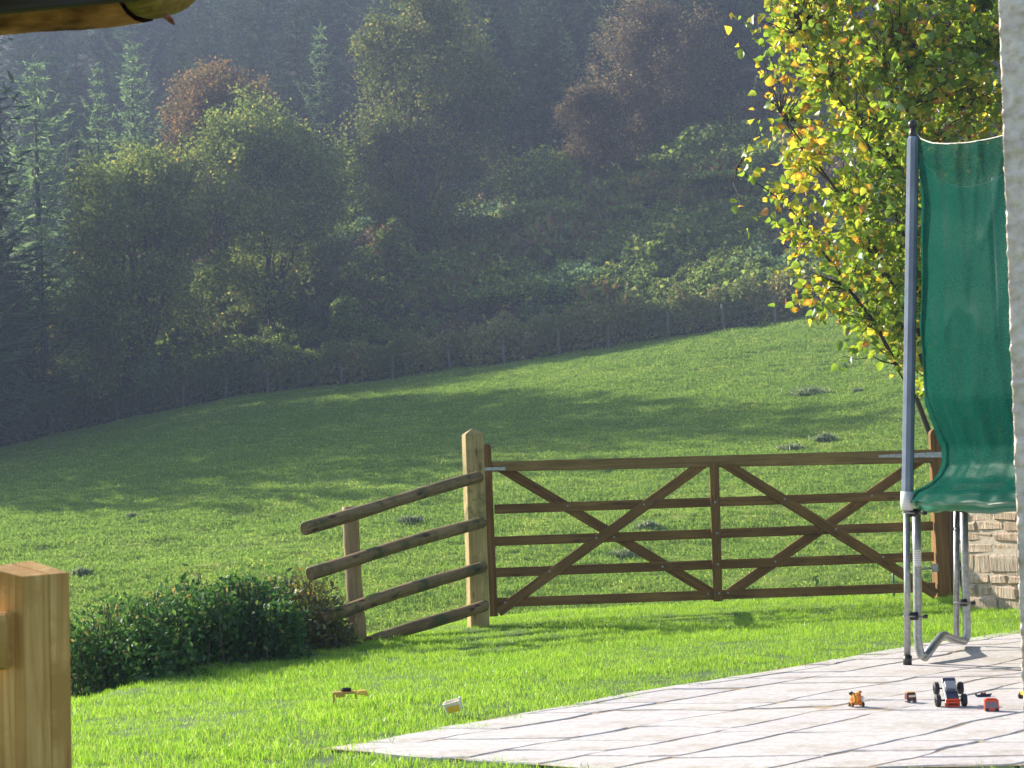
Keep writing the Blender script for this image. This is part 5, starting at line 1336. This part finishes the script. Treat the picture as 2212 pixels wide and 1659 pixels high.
# red toy crate with dark windows
p = on(2142, 1536); root = empty('toy_box', p); tag(root, 'small red toy wagon body with dull front windows, nearest the right edge', 'toy'); M = TM4(p, math.radians(-9))
part('body', root, M_RED, [('b', (0, 0, .024), (.056, .040, .044), (.97, .95)), ('b', (0, 0, .048), (.040, .028, .005))], M)
part('window', root, M_SCREEN, [('b', (-.013, -.0202, .026), (.018, .0015, .024))], M, .0003); part('window', root, M_SCREEN, [('b', (.010, -.0202, .026), (.020, .0015, .024))], M, .0003)
part('wheel', root, M_RUBBER, [('c', (.019, -.024, .007), (.019, -.018, .007), .007), ('c', (-.019, -.024, .007), (-.019, -.018, .007), .007)], M)

# toy car cut by the right edge of the view
p = on(2222, 1510); root = empty('toy_car', p); tag(root, 'toy car with yellow top, only its dark wheel and edge inside the right border', 'toy car'); M = TM4(p, math.radians(25))
part('body', root, M_YELLOW, [('b', (0, 0, .026), (.060, .034, .018)), ('b', (.004, 0, .040), (.034, .030, .014), (.8, .9))], M)
for sx in (-1, 1):
    for y_ in (-.02, .02): wheel(root, M, (sx * .022, y_, .014), .014, .010, (0, 1, 0))

# toys in the grass
def ongrass(px, py):
    Y = 6.0
    while at(px, py, Y).z > gz(at(px, py, Y).x, Y) and Y < 15: Y += .01
    q = at(px, py, Y); return Vector((q.x, Y, gz(q.x, Y)))
p = ongrass(755, 1527) + Vector((0, 0, .016)); root = empty('toy_digger', p); tag(root, 'upturned yellow brown toy digger half sunk in the lawn with one black wheel on top', 'toy digger'); M = TM4(p, math.radians(3)) @ Matrix.Scale(1.15, 4)
part('body', root, M_BUFF, [('b', (-.018, 0, .042), (.090, .050, .008)), ('b', (-.060, 0, .024), (.006, .050, .040)), ('b', (.026, 0, .030), (.006, .046, .026)), ('b', (-.034, .0, .034), (.034, .046, .016))], M)
part('bucket', root, M_YELLOW, [('b', (.050, 0, .040), (.036, .040, .016), (.9, .9)), ('b', (.068, 0, .032), (.012, .038, .012))], M)
wheel(root, M, (-.012, 0, .052), .020, .012, (0, .3, 1), hub=M_CREAM)
p = ongrass(983, 1543) + Vector((0, 0, .018)); root = empty('toy_bucket', p); tag(root, 'cream and yellow hollow toy shell on the grass by the paving edge', 'toy'); M = TM4(p - Vector((0, 0, .006)), math.radians(-12), math.radians(12), math.radians(-14)) @ Matrix.Scale(.92, 4)
V = []; F = []; seg = 12
for i, (sc, z_) in enumerate(((.92, 0), (1, .036), (1.02, .040), (.86, .040), (.80, .010))):
    for q in range(seg):
        an = 2 * math.pi * (q + .5) / seg; cx = abs(math.cos(an)) ** .5 * math.copysign(1, math.cos(an)); cyq = abs(math.sin(an)) ** .5 * math.copysign(1, math.sin(an)); V.append((.042 * cx * sc, .028 * cyq * sc, z_ + .010))
for i in range(4):
    for q in range(seg): k = (q + 1) % seg; F.append((i * seg + q, i * seg + k, (i + 1) * seg + k, (i + 1) * seg + q))
F += [tuple(reversed(range(seg))), tuple(4 * seg + q for q in range(seg))]
me = bpy.data.meshes.new('tray'); me.from_pydata(V, [], F); me.update(); link('tray', me, M_CREAM, root, M)
part('side_panel', root, M_YELLOW, [('b', (.006, -.031, .020), (.058, .004, .030))], M); part('lug', root, M_CREAM, [('b', (.040, 0, .054), (.010, .030, .012))], M)

# a stick and a sapling beyond the gate
root = empty('sapling', on_ground(1762, 15.6)); tag(root, 'tiny dark sapling behind the bottom gate rail', 'plant')
a = S(1762, 1275, 15.4); join_tubes('stem', [([a, S(1763, 1262, 15.4), S(1761, 1250, 15.4)], [.006, .005, .003])], BARK, root, 4)
leaf_obj('leaves', np.array([tuple(S(1762 + dx, 1250 + dy, 15.4)) for dx, dy in ((-4, 0), (3, 4), (1, -3), (-2, 8), (4, 10), (-3, 14))]), .035, LM_DARK, root, 5)
root = empty('cane', S(1931, 1268, 15.0)); tag(root, 'thin dark green cane standing behind the right half of the gate', 'cane'); tube('cane', [S(1932, 1300, 15.0), S(1928, 1226, 15.0)], .008, M_GREENPVC, root, 6)
